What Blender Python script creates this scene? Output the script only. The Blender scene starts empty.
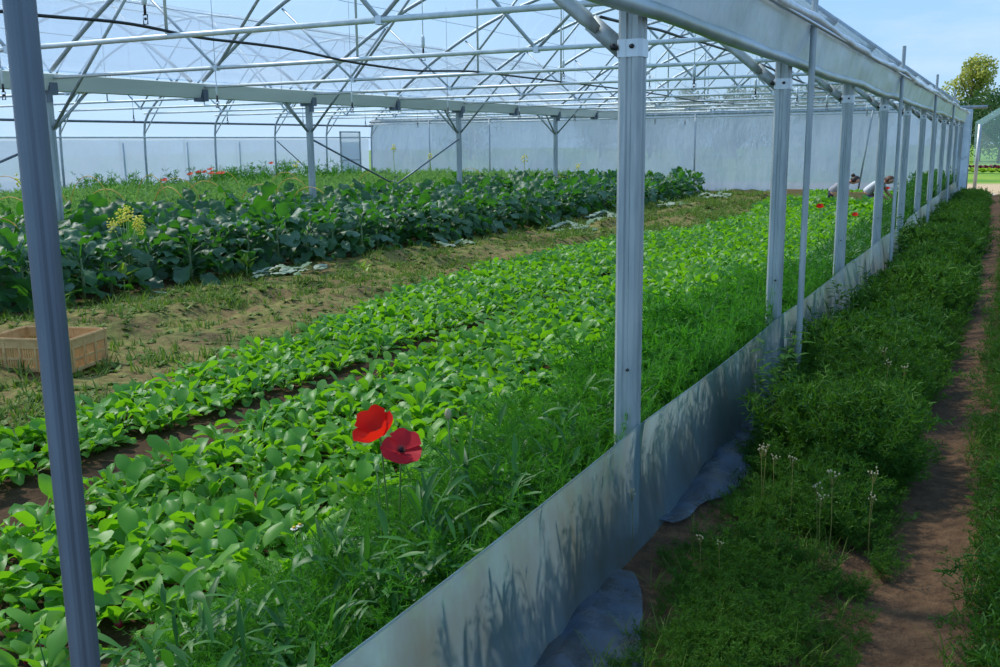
import bpy, math, random
import numpy as np
from mathutils import Vector, Matrix
random.seed(7); rng = np.random.default_rng(7)
PI = math.pi
SC = bpy.context.scene
COL = SC.collection
sin, cos = math.sin, math.cos

# ------------------------------------------------------------------ camera
CR = np.array((0.889725782838814, 0.4563695094557311, -0.010719243956309287))
CU = np.array((-0.07787695169966792, 0.17488048898805175, 0.9815049643100473))
CF = np.array((-0.44980352571520293, 0.8724354906870967, -0.19113634621321404))
EYE = np.array((0, 0, 1.464)); FPX = 977.59
cd = bpy.data.cameras.new('camera'); cam = bpy.data.objects.new('camera', cd); COL.objects.link(cam)
cd.sensor_width = 36; cd.lens = FPX * 36 / 1000; cd.clip_start = .05; cd.clip_end = 2000
M = Matrix.Identity(4)
for i in range(3):
    M[i][0], M[i][1], M[i][2], M[i][3] = CR[i], CU[i], -CF[i], EYE[i]
cam.matrix_world = M; SC.camera = cam

def pr(P):                        # where a point of the place falls in the frame: u, v, distance
    d = np.asarray(P, float) - EYE; w = d @ CF
    return 500 + FPX * (d @ CR) / w, 333.5 - FPX * (d @ CU) / w, w

# ------------------------------------------------------------------ helpers
ORD = ['first', 'second', 'third', 'fourth', 'fifth', 'sixth', 'seventh', 'eighth', 'ninth', 'tenth', 'eleventh', 'twelfth', 'thirteenth', 'fourteenth', 'fifteenth', 'sixteenth', 'seventeenth', 'eighteenth']

def tag(o, label=None, cat=None, group=None, kind=None):
    if label: o['label'] = label
    if cat: o['category'] = cat
    if group: o['group'] = group
    if kind: o['kind'] = kind
    return o

def empty(name, loc=(0, 0, 0), rz=0, label=None, cat=None, group=None):
    o = bpy.data.objects.new(name, None); o.empty_display_size = .1
    COL.objects.link(o); o.location = loc; o.rotation_euler = (0, 0, rz)
    return tag(o, label, cat, group)

class MB:
    """collects shapes into one mesh"""
    def __init__(s): s.v = []; s.f = []; s.mi = []; s.n = 0; s.m = 0
    def add(s, v, f):
        v = np.asarray(v, float).reshape(-1, 3)
        s.v.append(v); s.f += [tuple(int(i) + s.n for i in q) for q in f]; s.mi += [s.m] * len(f); s.n += len(v)
        return s
    def box(s, c, d, R=None):
        x, y, z = np.array(d) / 2
        v = np.array([(a, b, e) for a in (-x, x) for b in (-y, y) for e in (-z, z)])
        if R is not None: v = v @ np.array(R).T
        return s.add(v + np.array(c), [(0, 1, 3, 2), (4, 6, 7, 5), (0, 4, 5, 1), (2, 3, 7, 6), (0, 2, 6, 4), (1, 5, 7, 3)])
    def bar(s, a, b, w, h, up=(0, 0, 1)):
        a = np.array(a, float); b = np.array(b, float); d = b - a; L = np.linalg.norm(d); d /= L
        x = np.cross(up, d); x = x / (np.linalg.norm(x) + 1e-9); u = np.cross(d, x)
        return s.box((a + b) / 2, (w, L, h), np.array([x, d, u]).T)
    def tube(s, pts, r, k=8, cap=True):
        pts = np.asarray(pts, float); n = len(pts)
        rs = np.full(n, r) if np.isscalar(r) else np.asarray(r, float)
        tan = np.gradient(pts, axis=0); tan /= np.linalg.norm(tan, axis=1)[:, None] + 1e-12
        ref = np.array((0, 0, 1.)) if abs(tan[:, 2]).mean() < .8 else np.array((1., 0, 0))
        X = np.cross(ref, tan); X /= np.linalg.norm(X, axis=1)[:, None] + 1e-12; Yv = np.cross(tan, X)
        a = np.arange(k) * 2 * PI / k
        v = pts[:, None] + rs[:, None, None] * (np.cos(a)[None, :, None] * X[:, None] + np.sin(a)[None, :, None] * Yv[:, None])
        f = [(i * k + j, i * k + (j + 1) % k, (i + 1) * k + (j + 1) % k, (i + 1) * k + j) for i in range(n - 1) for j in range(k)]
        if cap: f += [tuple(range(k))[::-1], tuple((n - 1) * k + j for j in range(k))]
        return s.add(v, f)
    def prism(s, prof, a, b, X, Yv):          # profile (2D) swept from a to b
        a = np.array(a, float); b = np.array(b, float); X = np.array(X, float); Yv = np.array(Yv, float)
        o = np.array([p[0] * X + p[1] * Yv for p in prof]); k = len(prof)
        f = [(j, (j + 1) % k, k + (j + 1) % k, k + j) for j in range(k)] + [tuple(range(k))[::-1], tuple(range(k, 2 * k))]
        return s.add(np.vstack([a + o, b + o]), f)
    def ball(s, c, r, nu=8, nv=6, R=None):
        r = np.array(r) if not np.isscalar(r) else np.array((r, r, r))
        v = []
        for i in range(nv + 1):
            t = PI * i / nv
            for j in range(nu): v.append((sin(t) * cos(2 * PI * j / nu), sin(t) * sin(2 * PI * j / nu), cos(t)))
        v = np.array(v) * r
        if R is not None: v = v @ np.array(R).T
        return s.add(v + np.array(c), [(i * nu + j, (i + 1) * nu + j, (i + 1) * nu + (j + 1) % nu, i * nu + (j + 1) % nu) for i in range(nv) for j in range(nu)])
    def grid(s, P, mask=None):                # P is (n, m, 3)
        n, m = P.shape[:2]
        f = [(i * m + j, (i + 1) * m + j, (i + 1) * m + j + 1, i * m + j + 1) for i in range(n - 1) for j in range(m - 1) if mask is None or mask[i, j]]
        return s.add(P.reshape(-1, 3), f)
    def mesh(s, name, mats, smooth=True):
        me = bpy.data.meshes.new(name)
        v = np.vstack(s.v) if s.v else np.zeros((0, 3))
        me.from_pydata(v.tolist(), [], s.f)
        for m in (mats if isinstance(mats, (list, tuple)) else [mats]): me.materials.append(m)
        if s.m or any(s.mi): me.polygons.foreach_set('material_index', s.mi)
        if smooth: me.polygons.foreach_set('use_smooth', [True] * len(me.polygons))
        me.update(); return me
    def build(s, name, mats, parent=None, smooth=True, loc=None):
        o = bpy.data.objects.new(name, s.mesh(name, mats, smooth)); COL.objects.link(o)
        if parent: o.parent = parent
        if loc is not None: o.location = loc
        return o

def big_mesh(name, V, Q, mats, mi=None, smooth=True):      # large quad meshes, straight from arrays
    me = bpy.data.meshes.new(name); V = np.asarray(V, np.float32); Q = np.asarray(Q, np.int32)
    me.vertices.add(len(V)); me.vertices.foreach_set('co', V.ravel())
    me.loops.add(Q.size); me.loops.foreach_set('vertex_index', Q.ravel())
    me.polygons.add(len(Q)); me.polygons.foreach_set('loop_start', np.arange(0, Q.size, 4, dtype=np.int32))
    if mi is not None: me.polygons.foreach_set('material_index', np.asarray(mi, np.int32))
    me.polygons.foreach_set('use_smooth', np.full(len(Q), smooth))
    for m in (mats if isinstance(mats, (list, tuple)) else [mats]): me.materials.append(m)
    me.update(calc_edges=True); me.validate(); return me

def link(name, me, parent=None):
    o = bpy.data.objects.new(name, me); COL.objects.link(o)
    if parent: o.parent = parent
    return o

def copy_tree(o, parent=None):
    c = o.copy(); COL.objects.link(c)
    if parent: c.parent = parent
    for ch in list(o.children): copy_tree(ch, c)
    return c

_g = {}
def vnoise(x, y, scale, seed=0):             # smooth value noise in the ground plane
    if seed not in _g: _g[seed] = np.random.default_rng(seed + 99).random((256, 256))
    G = _g[seed]; x = np.asarray(x, float) / scale + 1000; y = np.asarray(y, float) / scale + 1000
    i = np.floor(x).astype(int); j = np.floor(y).astype(int); u = x - i; v = y - j
    u = u * u * (3 - 2 * u); v = v * v * (3 - 2 * v); g = lambda a, b: G[a % 256, b % 256]
    return (g(i, j) * (1 - u) + g(i + 1, j) * u) * (1 - v) + (g(i, j + 1) * (1 - u) + g(i + 1, j + 1) * u) * v - .5

# ------------------------------------------------------------------ materials
def srgb(r, g, b):
    f = lambda c: (c / 255) / 12.92 if c <= 10 else ((c / 255 + .055) / 1.055) ** 2.4
    return (f(r), f(g), f(b), 1)

class NT:
    def __init__(s, name):
        s.m = bpy.data.materials.new(name); s.m.use_nodes = True; s.t = s.m.node_tree; s.t.nodes.clear()
        s.out = s.n('ShaderNodeOutputMaterial')
    def n(s, typ, **kw):
        nd = s.t.nodes.new(typ)
        for k, v in kw.items():
            if hasattr(nd, k): setattr(nd, k, v)
        return nd
    def put(s, sock, val):
        if hasattr(val, 'is_linked') or hasattr(val, 'links'): s.t.links.new(val, sock)
        else: sock.default_value = val
    def mix(s, fac, a, b):
        m = s.n('ShaderNodeMix', data_type='RGBA'); s.put(m.inputs[0], fac); s.put(m.inputs[6], a); s.put(m.inputs[7], b); return m.outputs[2]
    def noise(s, scale, detail=3, rough=.5, stretch=None):
        tc = s.n('ShaderNodeTexCoord'); co = tc.outputs['Object']
        if stretch:
            mp = s.n('ShaderNodeMapping'); mp.inputs['Scale'].default_value = stretch; s.t.links.new(co, mp.inputs[0]); co = mp.outputs[0]
        nz = s.n('ShaderNodeTexNoise'); nz.inputs['Scale'].default_value = scale; nz.inputs['Detail'].default_value = detail; nz.inputs['Roughness'].default_value = rough
        s.t.links.new(co, nz.inputs['Vector']); return nz.outputs['Fac']
    def ramp(s, x, lo, hi):
        r = s.n('ShaderNodeMapRange'); r.inputs[1].default_value = lo; r.inputs[2].default_value = hi; s.t.links.new(x, r.inputs[0]); return r.outputs[0]
    def pbsdf(s, color, rough=.6, metal=0, spec=.5, normal=None):
        p = s.n('ShaderNodeBsdfPrincipled'); s.put(p.inputs['Base Color'], color); s.put(p.inputs['Roughness'], rough); s.put(p.inputs['Metallic'], metal); p.inputs['Specular IOR Level'].default_value = spec
        if normal: s.t.links.new(normal, p.inputs['Normal'])
        return p.outputs[0]
    def shmix(s, fac, a, b):
        m = s.n('ShaderNodeMixShader'); s.put(m.inputs[0], fac); s.t.links.new(a, m.inputs[1]); s.t.links.new(b, m.inputs[2]); return m.outputs[0]
    def bump(s, h, strength=.3, dist=.02):
        b = s.n('ShaderNodeBump'); b.inputs['Strength'].default_value = strength; b.inputs['Distance'].default_value = dist; s.t.links.new(h, b.inputs['Height']); return b.outputs[0]
    def done(s, sh): s.t.links.new(sh, s.out.inputs[0]); return s.m

def plain(name, c, rough=.6, metal=0, c2=None, scale=8, spec=.5, stretch=None, bump=0):
    t = NT(name); nz = t.noise(scale, 4, .6, stretch)
    col = t.mix(t.ramp(nz, .35, .65), c, c2) if c2 else c
    nrm = t.bump(nz, bump) if bump else None
    return t.done(t.pbsdf(col, rough, metal, spec, nrm))

def leafmat(name, c1, c2, trans, tfac=.35, rough=.5, spec=.4, big=None):
    t = NT(name); g = t.n('ShaderNodeNewGeometry')
    col = t.mix(g.outputs['Random Per Island'], c1, c2)
    if big: col = t.mix(t.ramp(t.noise(big[1], 2), .35, .65), col, big[0])
    p = t.pbsdf(col, rough, 0, spec)
    tr = t.n('ShaderNodeBsdfTranslucent'); t.put(tr.inputs[0], trans)
    return t.done(t.shmix(tfac, p, tr.outputs[0]))

def filmmat(name, tint, clear, white, gloss=.12, rough=.12, streak=None, dirt=None, trans_share=.65, bumps=None):
    """polythene film: part of the light goes straight through, part is scattered to both sides, a little is reflected"""
    t = NT(name)
    tp = t.n('ShaderNodeBsdfTransparent'); t.put(tp.inputs[0], tint)
    wcol = white
    if dirt: wcol = t.mix(t.ramp(t.noise(dirt[1], 5, .65, dirt[2] if len(dirt) > 2 else None), .4, .75), white, dirt[0])
    df = t.n('ShaderNodeBsdfDiffuse'); t.put(df.inputs[0], wcol)
    tl = t.n('ShaderNodeBsdfTranslucent'); t.put(tl.inputs[0], wcol)
    gl = t.n('ShaderNodeBsdfGlossy'); gl.inputs['Roughness'].default_value = rough
    if bumps:
        nm = t.bump(t.noise(bumps[0], 4, .6, bumps[3] if len(bumps) > 3 else None), bumps[1], bumps[2])
        for q in (df, tl, gl): t.t.links.new(nm, q.inputs['Normal'])
    sc = t.shmix(trans_share, df.outputs[0], tl.outputs[0])
    fac = 1 - clear
    if streak:
        r = t.n('ShaderNodeMapRange'); r.inputs[1].default_value = .3; r.inputs[2].default_value = .7; r.inputs[3].default_value = 1 - clear - streak[1]; r.inputs[4].default_value = 1 - clear + streak[1]
        t.t.links.new(t.noise(streak[0], 4, .6, streak[2]), r.inputs[0]); fac = r.outputs[0]
    body = t.shmix(fac, tp.outputs[0], sc)
    lw = t.n('ShaderNodeLayerWeight'); lw.inputs[0].default_value = .25
    mm = t.n('ShaderNodeMath', operation='MULTIPLY'); mm.inputs[1].default_value = gloss * 3; t.t.links.new(lw.outputs['Fresnel'], mm.inputs[0])
    return t.done(t.shmix(mm.outputs[0], body, gl.outputs[0]))

GALV = plain('galvanised_steel', srgb(190, 198, 198), .45, .3, srgb(146, 158, 162), 14, stretch=(1, 1, .12))
ARCH = plain('arch_tube_steel', srgb(186, 196, 202), .45, .25, srgb(160, 172, 180), 9)
GALV_L = plain('bright_galvanised_tube', srgb(222, 228, 226), .45, .2, srgb(196, 206, 208), 9)
GALV_D = plain('weathered_steel_tube', srgb(112, 124, 134), .45, .5, srgb(88, 100, 112), 9, stretch=(1, 1, .2))
STRAP = plain('clean_zinc_band', srgb(205, 214, 220), .35, .5)
BOLT = plain('dark_bolt', srgb(60, 64, 66), .5, .6)
GUTTER = plain('gutter_steel', srgb(232, 236, 228), .5, .05, srgb(210, 216, 208), 3, stretch=(1, .1, 1))
WIRE = plain('wire', srgb(120, 130, 140), .5, .4)
BLACK = plain('black_hose_plastic', srgb(28, 30, 34), .45)
YELLOW = plain('yellow_fibreglass', srgb(226, 176, 66), .5, 0, srgb(206, 150, 60), 12)
WHITE = plain('white_plastic', srgb(225, 228, 226), .5)
ROOF = filmmat('clear_roof_film', (.96, .985, 1, 1), .78, (.80, .89, .96, 1), .16, .05)
ROOF_OUT = ROOF
GABLE = filmmat('milky_gable_film', (.78, .90, 1, 1), .10, (.49, .61, .72, 1), .05, .3, (.5, .1, (1, 1, 1.6)), None, .62, (1.4, .5, .1, (1.2, 1, .5)))
GABLE_UP = filmmat('clear_gable_film', (.95, .98, 1, 1), .6, (.85, .9, .93, 1), .06, .2)
CURTAIN = filmmat('rolled_side_film', (.84, .94, 1, 1), .05, (.82, .92, 1, 1), .26, .25, (1.2, .06, (1, .4, 1)), (srgb(190, 208, 222), 2.5), .22, (2.2, .35, .05))
ROLL = plain('roll_of_film', srgb(176, 196, 206), .3, 0, srgb(136, 154, 140), 4, .6, (1, .5, 1))
SLEEVE = plain('bunched_white_film', srgb(228, 234, 238), .35, 0, srgb(200, 210, 218), 8)
SKIRT = filmmat('dusty_skirt_film', (.72, .90, .94, 1), .44, (.42, .56, .61, 1), .12, .3, (1.6, .14, (1, 1, .35)), (srgb(150, 142, 118), 2.2, (1, 1, .5)), .6, (5, .25, .03, (1, 1, .5)))
FLAP = filmmat('blue_ground_film', (.55, .70, .92, 1), .45, (.20, .27, .36, 1), .16, .25, (4, .18, (1, 1, 1)), (srgb(120, 110, 90), 6), .4, (9, .6, .03))
CRATE = plain('tan_crate_plastic', srgb(216, 176, 120), .55, 0, srgb(200, 156, 102), 20)
PETAL = leafmat('poppy_petal', srgb(232, 34, 24), srgb(216, 22, 24), srgb(250, 50, 28), .42, .6, .2)
PETAL_D = leafmat('faded_poppy_petal', srgb(196, 36, 50), srgb(214, 48, 60), srgb(220, 50, 56), .36, .6, .2)
PETAL_C = leafmat('coral_poppy_petal', srgb(232, 96, 70), srgb(226, 80, 60), srgb(240, 110, 80), .3, .6, .2)
DARKC = plain('black_poppy_centre', srgb(32, 24, 30), .7)
BUD = plain('poppy_bud_skin', srgb(176, 164, 122), .7, 0, srgb(150, 150, 100), 40)
STEM = plain('green_stem', srgb(92, 128, 58), .6)
STEM_L = plain('pale_leaf_stalk', srgb(140, 168, 96), .6)
RADISH = leafmat('radish_leaf', srgb(76, 134, 46), srgb(128, 178, 56), srgb(140, 210, 24), .40, .45, .4, (srgb(80, 140, 56), .8))
ROOT = plain('red_radish_skin', srgb(150, 24, 50), .4)
KALE = leafmat('kale_leaf', srgb(36, 74, 52), srgb(106, 138, 118), srgb(90, 170, 34), .28, .5, .4, (srgb(50, 96, 52), .9))
KALE_STALK = plain('kale_stalk', srgb(120, 140, 96), .6)
WILT = leafmat('wilted_leaf', srgb(178, 188, 168), srgb(110, 140, 104), srgb(130, 160, 90), .25, .6, .3)
DILL = leafmat('feathery_leaf', srgb(48, 104, 34), srgb(84, 142, 46), srgb(90, 170, 30), .4, .6, .2, (srgb(60, 112, 36), .9))
CARROT = leafmat('carrot_frond', srgb(104, 146, 84), srgb(142, 178, 108), srgb(140, 190, 80), .38, .6, .2, (srgb(118, 158, 88), .3))
WEED = leafmat('dark_weed_leaf', srgb(40, 86, 26), srgb(90, 130, 42), srgb(80, 130, 24), .33, .6, .2, (srgb(40, 84, 24), .9))
WEED_L = leafmat('light_weed_leaf', srgb(84, 118, 44), srgb(120, 142, 62), srgb(110, 150, 40), .3, .6, .2, (srgb(100, 120, 52), 1.2))
DOCK = leafmat('broad_weed_leaf', srgb(40, 92, 34), srgb(72, 126, 44), srgb(80, 150, 30), .3, .5, .4)
STRAW = leafmat('dry_grass', srgb(150, 142, 90), srgb(120, 128, 66), srgb(160, 150, 80), .3, .7, .2)
BLOOM = plain('yellow_blossom', srgb(244, 230, 84), .6)
BLOOM_W = plain('white_blossom', srgb(222, 220, 200), .6)
DRYB = plain('dry_blossom', srgb(176, 164, 128), .8)
BARK = plain('bark', srgb(96, 84, 70), .9, 0, srgb(70, 62, 54), 6)

# ------------------------------------------------------------------ world and sun
w = bpy.data.worlds.new('sky'); SC.world = w; w.use_nodes = True; nt = w.node_tree; nt.nodes.clear()
def wn(t): return nt.nodes.new(t)
wo = wn('ShaderNodeOutputWorld'); bg = wn('ShaderNodeBackground'); tc = wn('ShaderNodeTexCoord'); sx = wn('ShaderNodeSeparateXYZ')
nt.links.new(tc.outputs['Generated'], sx.inputs[0])
rp = wn('ShaderNodeValToRGB'); nt.links.new(sx.outputs[2], rp.inputs[0])
rp.color_ramp.elements[0].position = 0; rp.color_ramp.elements[0].color = (.46, .66, .88, 1)
rp.color_ramp.elements[1].position = .6; rp.color_ramp.elements[1].color = (.22, .44, .80, 1)
e = rp.color_ramp.elements.new(.12); e.color = (.34, .58, .88, 1)
mp = wn('ShaderNodeMapping'); mp.inputs['Scale'].default_value = (2.2, 2.2, 9); nt.links.new(tc.outputs['Generated'], mp.inputs[0])
cn = wn('ShaderNodeTexNoise'); cn.inputs['Scale'].default_value = 1.6; cn.inputs['Detail'].default_value = 6; cn.inputs['Roughness'].default_value = .6; nt.links.new(mp.outputs[0], cn.inputs['Vector'])
cr = wn('ShaderNodeMapRange'); cr.inputs[1].default_value = .52; cr.inputs[2].default_value = .85; cr.inputs[4].default_value = .55; nt.links.new(cn.outputs['Fac'], cr.inputs[0])
mx = wn('ShaderNodeMix'); mx.data_type = 'RGBA'; nt.links.new(cr.outputs[0], mx.inputs[0]); nt.links.new(rp.outputs[0], mx.inputs[6]); mx.inputs[7].default_value = (.80, .86, .94, 1)
nt.links.new(mx.outputs[2], bg.inputs[0]); bg.inputs[1].default_value = 1.2; nt.links.new(bg.outputs[0], wo.inputs[0])
SUN_DIR = np.array((-.66, .10, .74)); SUN_DIR /= np.linalg.norm(SUN_DIR)
sl = bpy.data.lights.new('sun', 'SUN'); sl.energy = 4.7; sl.angle = math.radians(4); sl.color = (1, .95, .86)
so = bpy.data.objects.new('sun', sl); COL.objects.link(so); so.rotation_euler = Vector(SUN_DIR.tolist()).to_track_quat('Z', 'Y').to_euler()
SC.view_settings.view_transform = 'Standard'; SC.view_settings.look = 'None'; SC.view_settings.gamma = 1; SC.view_settings.exposure = .0
SC.view_settings.use_curve_mapping = False
cy = SC.cycles; cy.use_denoising = True; cy.max_bounces = 10; cy.transparent_max_bounces = 24; cy.diffuse_bounces = 4; cy.glossy_bounces = 3; cy.transmission_bounces = 6
cy.sample_clamp_indirect = 6; cy.caustics_reflective = False; cy.caustics_refractive = False

# ------------------------------------------------------------------ the frame of the place (metres)
XO, XI, XW = -1.21, -10.75, -20.24          # outer post row, inner post row, side wall
Y0, BAY = 3.39, 2.6
YK = lambda k: Y0 + BAY * k
YG = YK(10)                                  # gable
ZT = 2.32                                    # tie bars
def eave(dx): return .02 * max(0, 1 - dx / 1.6)       # the arches flatten towards the open side
def arch_z(dx): return ZT + 1.85 * (1 - (1 - dx / 4.77) ** 2)

# ------------------------------------------------------------------ ground
def soil_material():
    t = NT('ground_soil'); tc = t.n('ShaderNodeTexCoord'); sp = t.n('ShaderNodeSeparateXYZ'); t.t.links.new(tc.outputs['Object'], sp.inputs[0])
    n1 = t.noise(1.1, 5, .6); n2 = t.noise(14, 5, .7); n3 = t.noise(.5, 3)
    soil = t.mix(t.ramp(n2, .3, .7), srgb(88, 72, 46), srgb(140, 120, 78))
    moss = t.mix(t.ramp(n2, .35, .65), srgb(104, 112, 52), srgb(146, 142, 80))
    n4 = t.noise(3.2, 6, .7)
    inside0 = t.mix(t.ramp(n4, .42, .62), soil, moss)
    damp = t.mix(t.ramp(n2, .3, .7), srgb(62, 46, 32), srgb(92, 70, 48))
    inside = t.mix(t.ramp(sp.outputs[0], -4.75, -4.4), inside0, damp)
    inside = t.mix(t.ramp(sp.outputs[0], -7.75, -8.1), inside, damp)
    pth = t.mix(t.ramp(n2, .3, .7), srgb(70, 52, 38), srgb(112, 86, 62))  # path soil, darkened in its colour to stand in for shade over the path
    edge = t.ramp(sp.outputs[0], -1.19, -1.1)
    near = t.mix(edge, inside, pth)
    sand = t.mix(t.ramp(n2, .3, .7), srgb(186, 158, 122), srgb(206, 184, 150))
    grass = t.mix(t.ramp(n3, .4, .6), srgb(96, 138, 52), srgb(132, 160, 60))
    a = t.mix(t.ramp(sp.outputs[1], 29.5, 30.2), near, sand)
    b = t.mix(t.ramp(sp.outputs[1], 36.0, 37.5), a, grass)
    return t.done(t.pbsdf(b, .95, 0, .15, t.bump(n2, .9, .04)))
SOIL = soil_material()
gx = np.arange(-20.4, 2.61, .075); gy = np.arange(-1.0, 30.01, .075)
GX, GY = np.meshgrid(gx, gy, indexing='ij')
def ground_h(x, y):
    x = np.asarray(x, float); y = np.asarray(y, float)
    h = .05 * vnoise(x, y, .9, 1) + .035 * vnoise(x, y, .28, 2) + .03 * vnoise(x, y, .14, 3)
    strip = np.clip((x + 7.9) / .4, 0, 1) * np.clip((-5.2 - x) / .4, 0, 1)
    h = h * (.35 + 1.1 * strip)
    h += strip * .05 * np.tanh((vnoise(x, y * .35, .5, 5) + .25 * np.sin((x + 6.75) * 9)) * 4)       # a step of clods along the strip
    h -= .05 * np.exp(-((x + .2 + .008 * y) / .22) ** 2) * (x > -1)
    return h - .02
GZ = ground_h(GX, GY)
n, m = GX.shape; idx = np.arange(n * m).reshape(n, m)
Q = np.stack([idx[:-1, :-1], idx[1:, :-1], idx[1:, 1:], idx[:-1, 1:]], -1).reshape(-1, 4)
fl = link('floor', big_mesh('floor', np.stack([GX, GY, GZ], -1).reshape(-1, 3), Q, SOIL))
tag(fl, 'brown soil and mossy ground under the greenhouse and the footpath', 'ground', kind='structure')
far = MB()
far.grid(np.array([[(x, y, -.04) for y in (30.0, 37, 60, 100, 260)] for x in (-150, -20, 0, 20, 120)]))
far.grid(np.array([[(x, y, -.04) for y in (-10, 30.0)] for x in (2.6, 20, 60)]))
far.grid(np.array([[(x, y, -.04) for y in (-10, 30.0)] for x in (-150, -60, -20.4)]))
tag(far.build('floor_field', SOIL), 'open field ground outside the greenhouse', 'ground', kind='structure')

# ------------------------------------------------------------------ greenhouse film (the setting)
def roof_span(x0, x1, name, label, drop0, drop1):
    ys = np.concatenate([np.arange(Y0 - 3 * BAY, YG + .01, BAY / 6)])
    prof = []
    if drop0: prof += drop0
    for i in range(25):
        t = i / 24; dx = .12 + t * (x0 - x1 - .24)
        dd = min(dx, x0 - x1 - dx); prof.append((x0 - dx, arch_z(dd * 4.77 / ((x0 - x1) / 2)) + min(.034, .034 * (dd - .1) / 1.0) - (eave(dx) if x0 == XO else 0)))
    if drop1: prof += drop1
    P = np.zeros((len(prof), len(ys), 3))
    for j, y in enumerate(ys):
        ph = ((y - Y0) / BAY) % 1; sag = .02 * math.sin(PI * ph) ** 2
        for i, (x, z) in enumerate(prof): P[i, j] = (x, y, z - (sag if 2 < i < len(prof) - 2 else 0))
    o = MB().grid(P).build(name, ROOF); tag(o, label, 'roof film', kind='structure')
roof_span(XO, XI, 'ceiling', 'curved clear film roof over the near span above the radish beds', [(-1.045, 2.10), (-1.055, 2.14), (-1.17, 2.20)], None)
roof_span(XI, XW, 'ceiling_span', 'curved clear film roof over the second span beside the far wall', None, [(XW + .04, 2.28), (XW - .02, 2.0), (XW - .04, 1.0), (XW - .05, 0)])
# gable: milky film below the rail, clear film above it
P = np.zeros((300, 26, 3))
for i in range(300):
    x = -20.24 + (19.27) * i / 299
    for j in range(26):
        z = 2.25 * j / 25
        P[i, j] = (x, YG + .07 + .05 * vnoise(x * .9 + z * .9, x * .15 - z * .15, .30, 11) * (1 - z / 3) + .06 * vnoise(x, z, 1.6, 12), z - .02)
o = MB().grid(P).build('wall_end', GABLE); tag(o, 'milky film of the gable end wall below the top rail', 'end wall', kind='structure')
g = MB()
for x0 in (XO, XI):
    a = []
    for i in range(25):
        dx = .1 + (9.54 - .2) * i / 24; dd = min(dx, 9.54 - dx); a.append([(x0 - dx, YG + .03, 2.24), (x0 - dx, YG + .03, arch_z(dd) + .02)])
    g.grid(np.array(a))
tag(g.build('wall_end_gable', GABLE_UP), 'clear film of the two rounded gables above the end rail', 'end wall', kind='structure')
side = MB()
P = np.zeros((90, 10, 3))
for i in range(90):
    y = -4 + (YG + 4) * i / 89
    for j in range(10): P[i, j] = (XW - .10 + .03 * vnoise(y, j * .2, .7, 13), y, 1.72 * j / 9)
tag(side.grid(P).build('wall_side', GABLE), 'milky film of the long side wall behind the carrot bed', 'side wall', kind='structure')

# ------------------------------------------------------------------ posts of the open side
def ribbed(w, d, g=.007):
    a = w / 2; b = d / 2; c = .012
    return [(-a + c, -b), (-.012, -b), (-.006, -b + g), (.006, -b + g), (.012, -b), (a - c, -b), (a, -b + c), (a, -.010), (a - g, -.004), (a - g, .004), (a, .010),
            (a, b - c), (a - c, b), (.012, b), (.006, b - g), (-.006, b - g), (-.012, b), (-a + c, b), (-a, b - c), (-a, .010), (-a + g, .004), (-a + g, -.004), (-a, -.010), (-a, -b + c)]
def outer_post(k):
    y = YK(k)
    lab = 'ribbed galvanised steel post of the open side, ' + (ORD[k] + ' from the camera' if k < 10 else 'standing at the gable corner')
    if k == 0: lab = 'broad ribbed galvanised steel post nearest the camera, rising from the polythene skirt'
    t = empty('greenhouse_post', (XO, y, 0), 0, lab, 'post', 'ribbed posts of the open side')
    MB().prism(ribbed(.086, .078), (0, 0, -.2), (0, 0, 2.15), (1, 0, 0), (0, 1, 0)).build('post_tube', GALV, t, False)
    c = MB(); c.prism([(p[0] * 1.1, p[1] * 1.1) for p in ribbed(.086, .078, .001)], (0, 0, 1.755), (0, 0, 1.815), (1, 0, 0), (0, 1, 0))
    c.build('collar', STRAP, t, False)
    MB().tube([(-.055, -.02, 1.79), (-.055, -.055, 1.79)], .012, 6).build('collar_bolt', BOLT, t)
    MB().tube([(.012, -.035, 1.79), (.012, -.05, 1.79)], .009, 6).build('collar_bolt', BOLT, t)
    if k < 10:
        b = MB(); b.tube([(-.13, 0, 1.855), (-.18, 0, 1.90), (-.69, 0, 2.32)], [.018, .028, .028], 10)
        b.bar((-.03, -.0, 1.775), (-.16, 0, 1.885), .012, .062, (0, 0, 1)); b.build('knee_brace', GALV, t)
    MB().tube([(.012, -.033, .635), (.012, -.046, .635)], .006, 6).build('bolt', BOLT, t)
    return t
for k in range(0, 11): outer_post(k)

# ------------------------------------------------------------------ inner posts, gutters
def inner_post(k):
    y = YK(k); j = (k - 2) // 2
    lab = 'square inner row post under the valley gutter, ' + ORD[j] + ' from the left'
    t = empty('inner_post', (XI, y, 0), 0, lab, 'post', 'posts of the inner row')
    MB().prism(ribbed(.10, .09, .004), (0, 0, -.1), (0, 0, 2.18), (1, 0, 0), (0, 1, 0)).build('post_tube', GALV, t, False)
    MB().box((0, 0, 2.2), (.26, .12, .16)).box((.1, -.05, 2.12), (.08, .03, .2)).build('saddle_plate', GALV_D, t, False)
    for s in (1, -1): MB().tube([(s * .05, 0, 1.70), (s * 1.62, 0, 3.32 - .02)], .02, 7).build('knee_brace', GALV, t)
    for s in ((1,) if j == 0 else (-1,)):
        MB().tube([(0, s * .06, 1.70), (.0, s * .68, 2.24)], .022, 7).build('gutter_brace', GALV, t)
    for s in ([-1] if j == 0 else [1] if j == 1 else [-1] if j == 2 else []):
        MB().tube([(.02, s * .06, 1.55), (.02, s * 2.56, .69)], .017, 7).build('wind_brace', GALV_D, t)
    return t
for k in (2, 4, 6, 8): inner_post(k)

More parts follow.
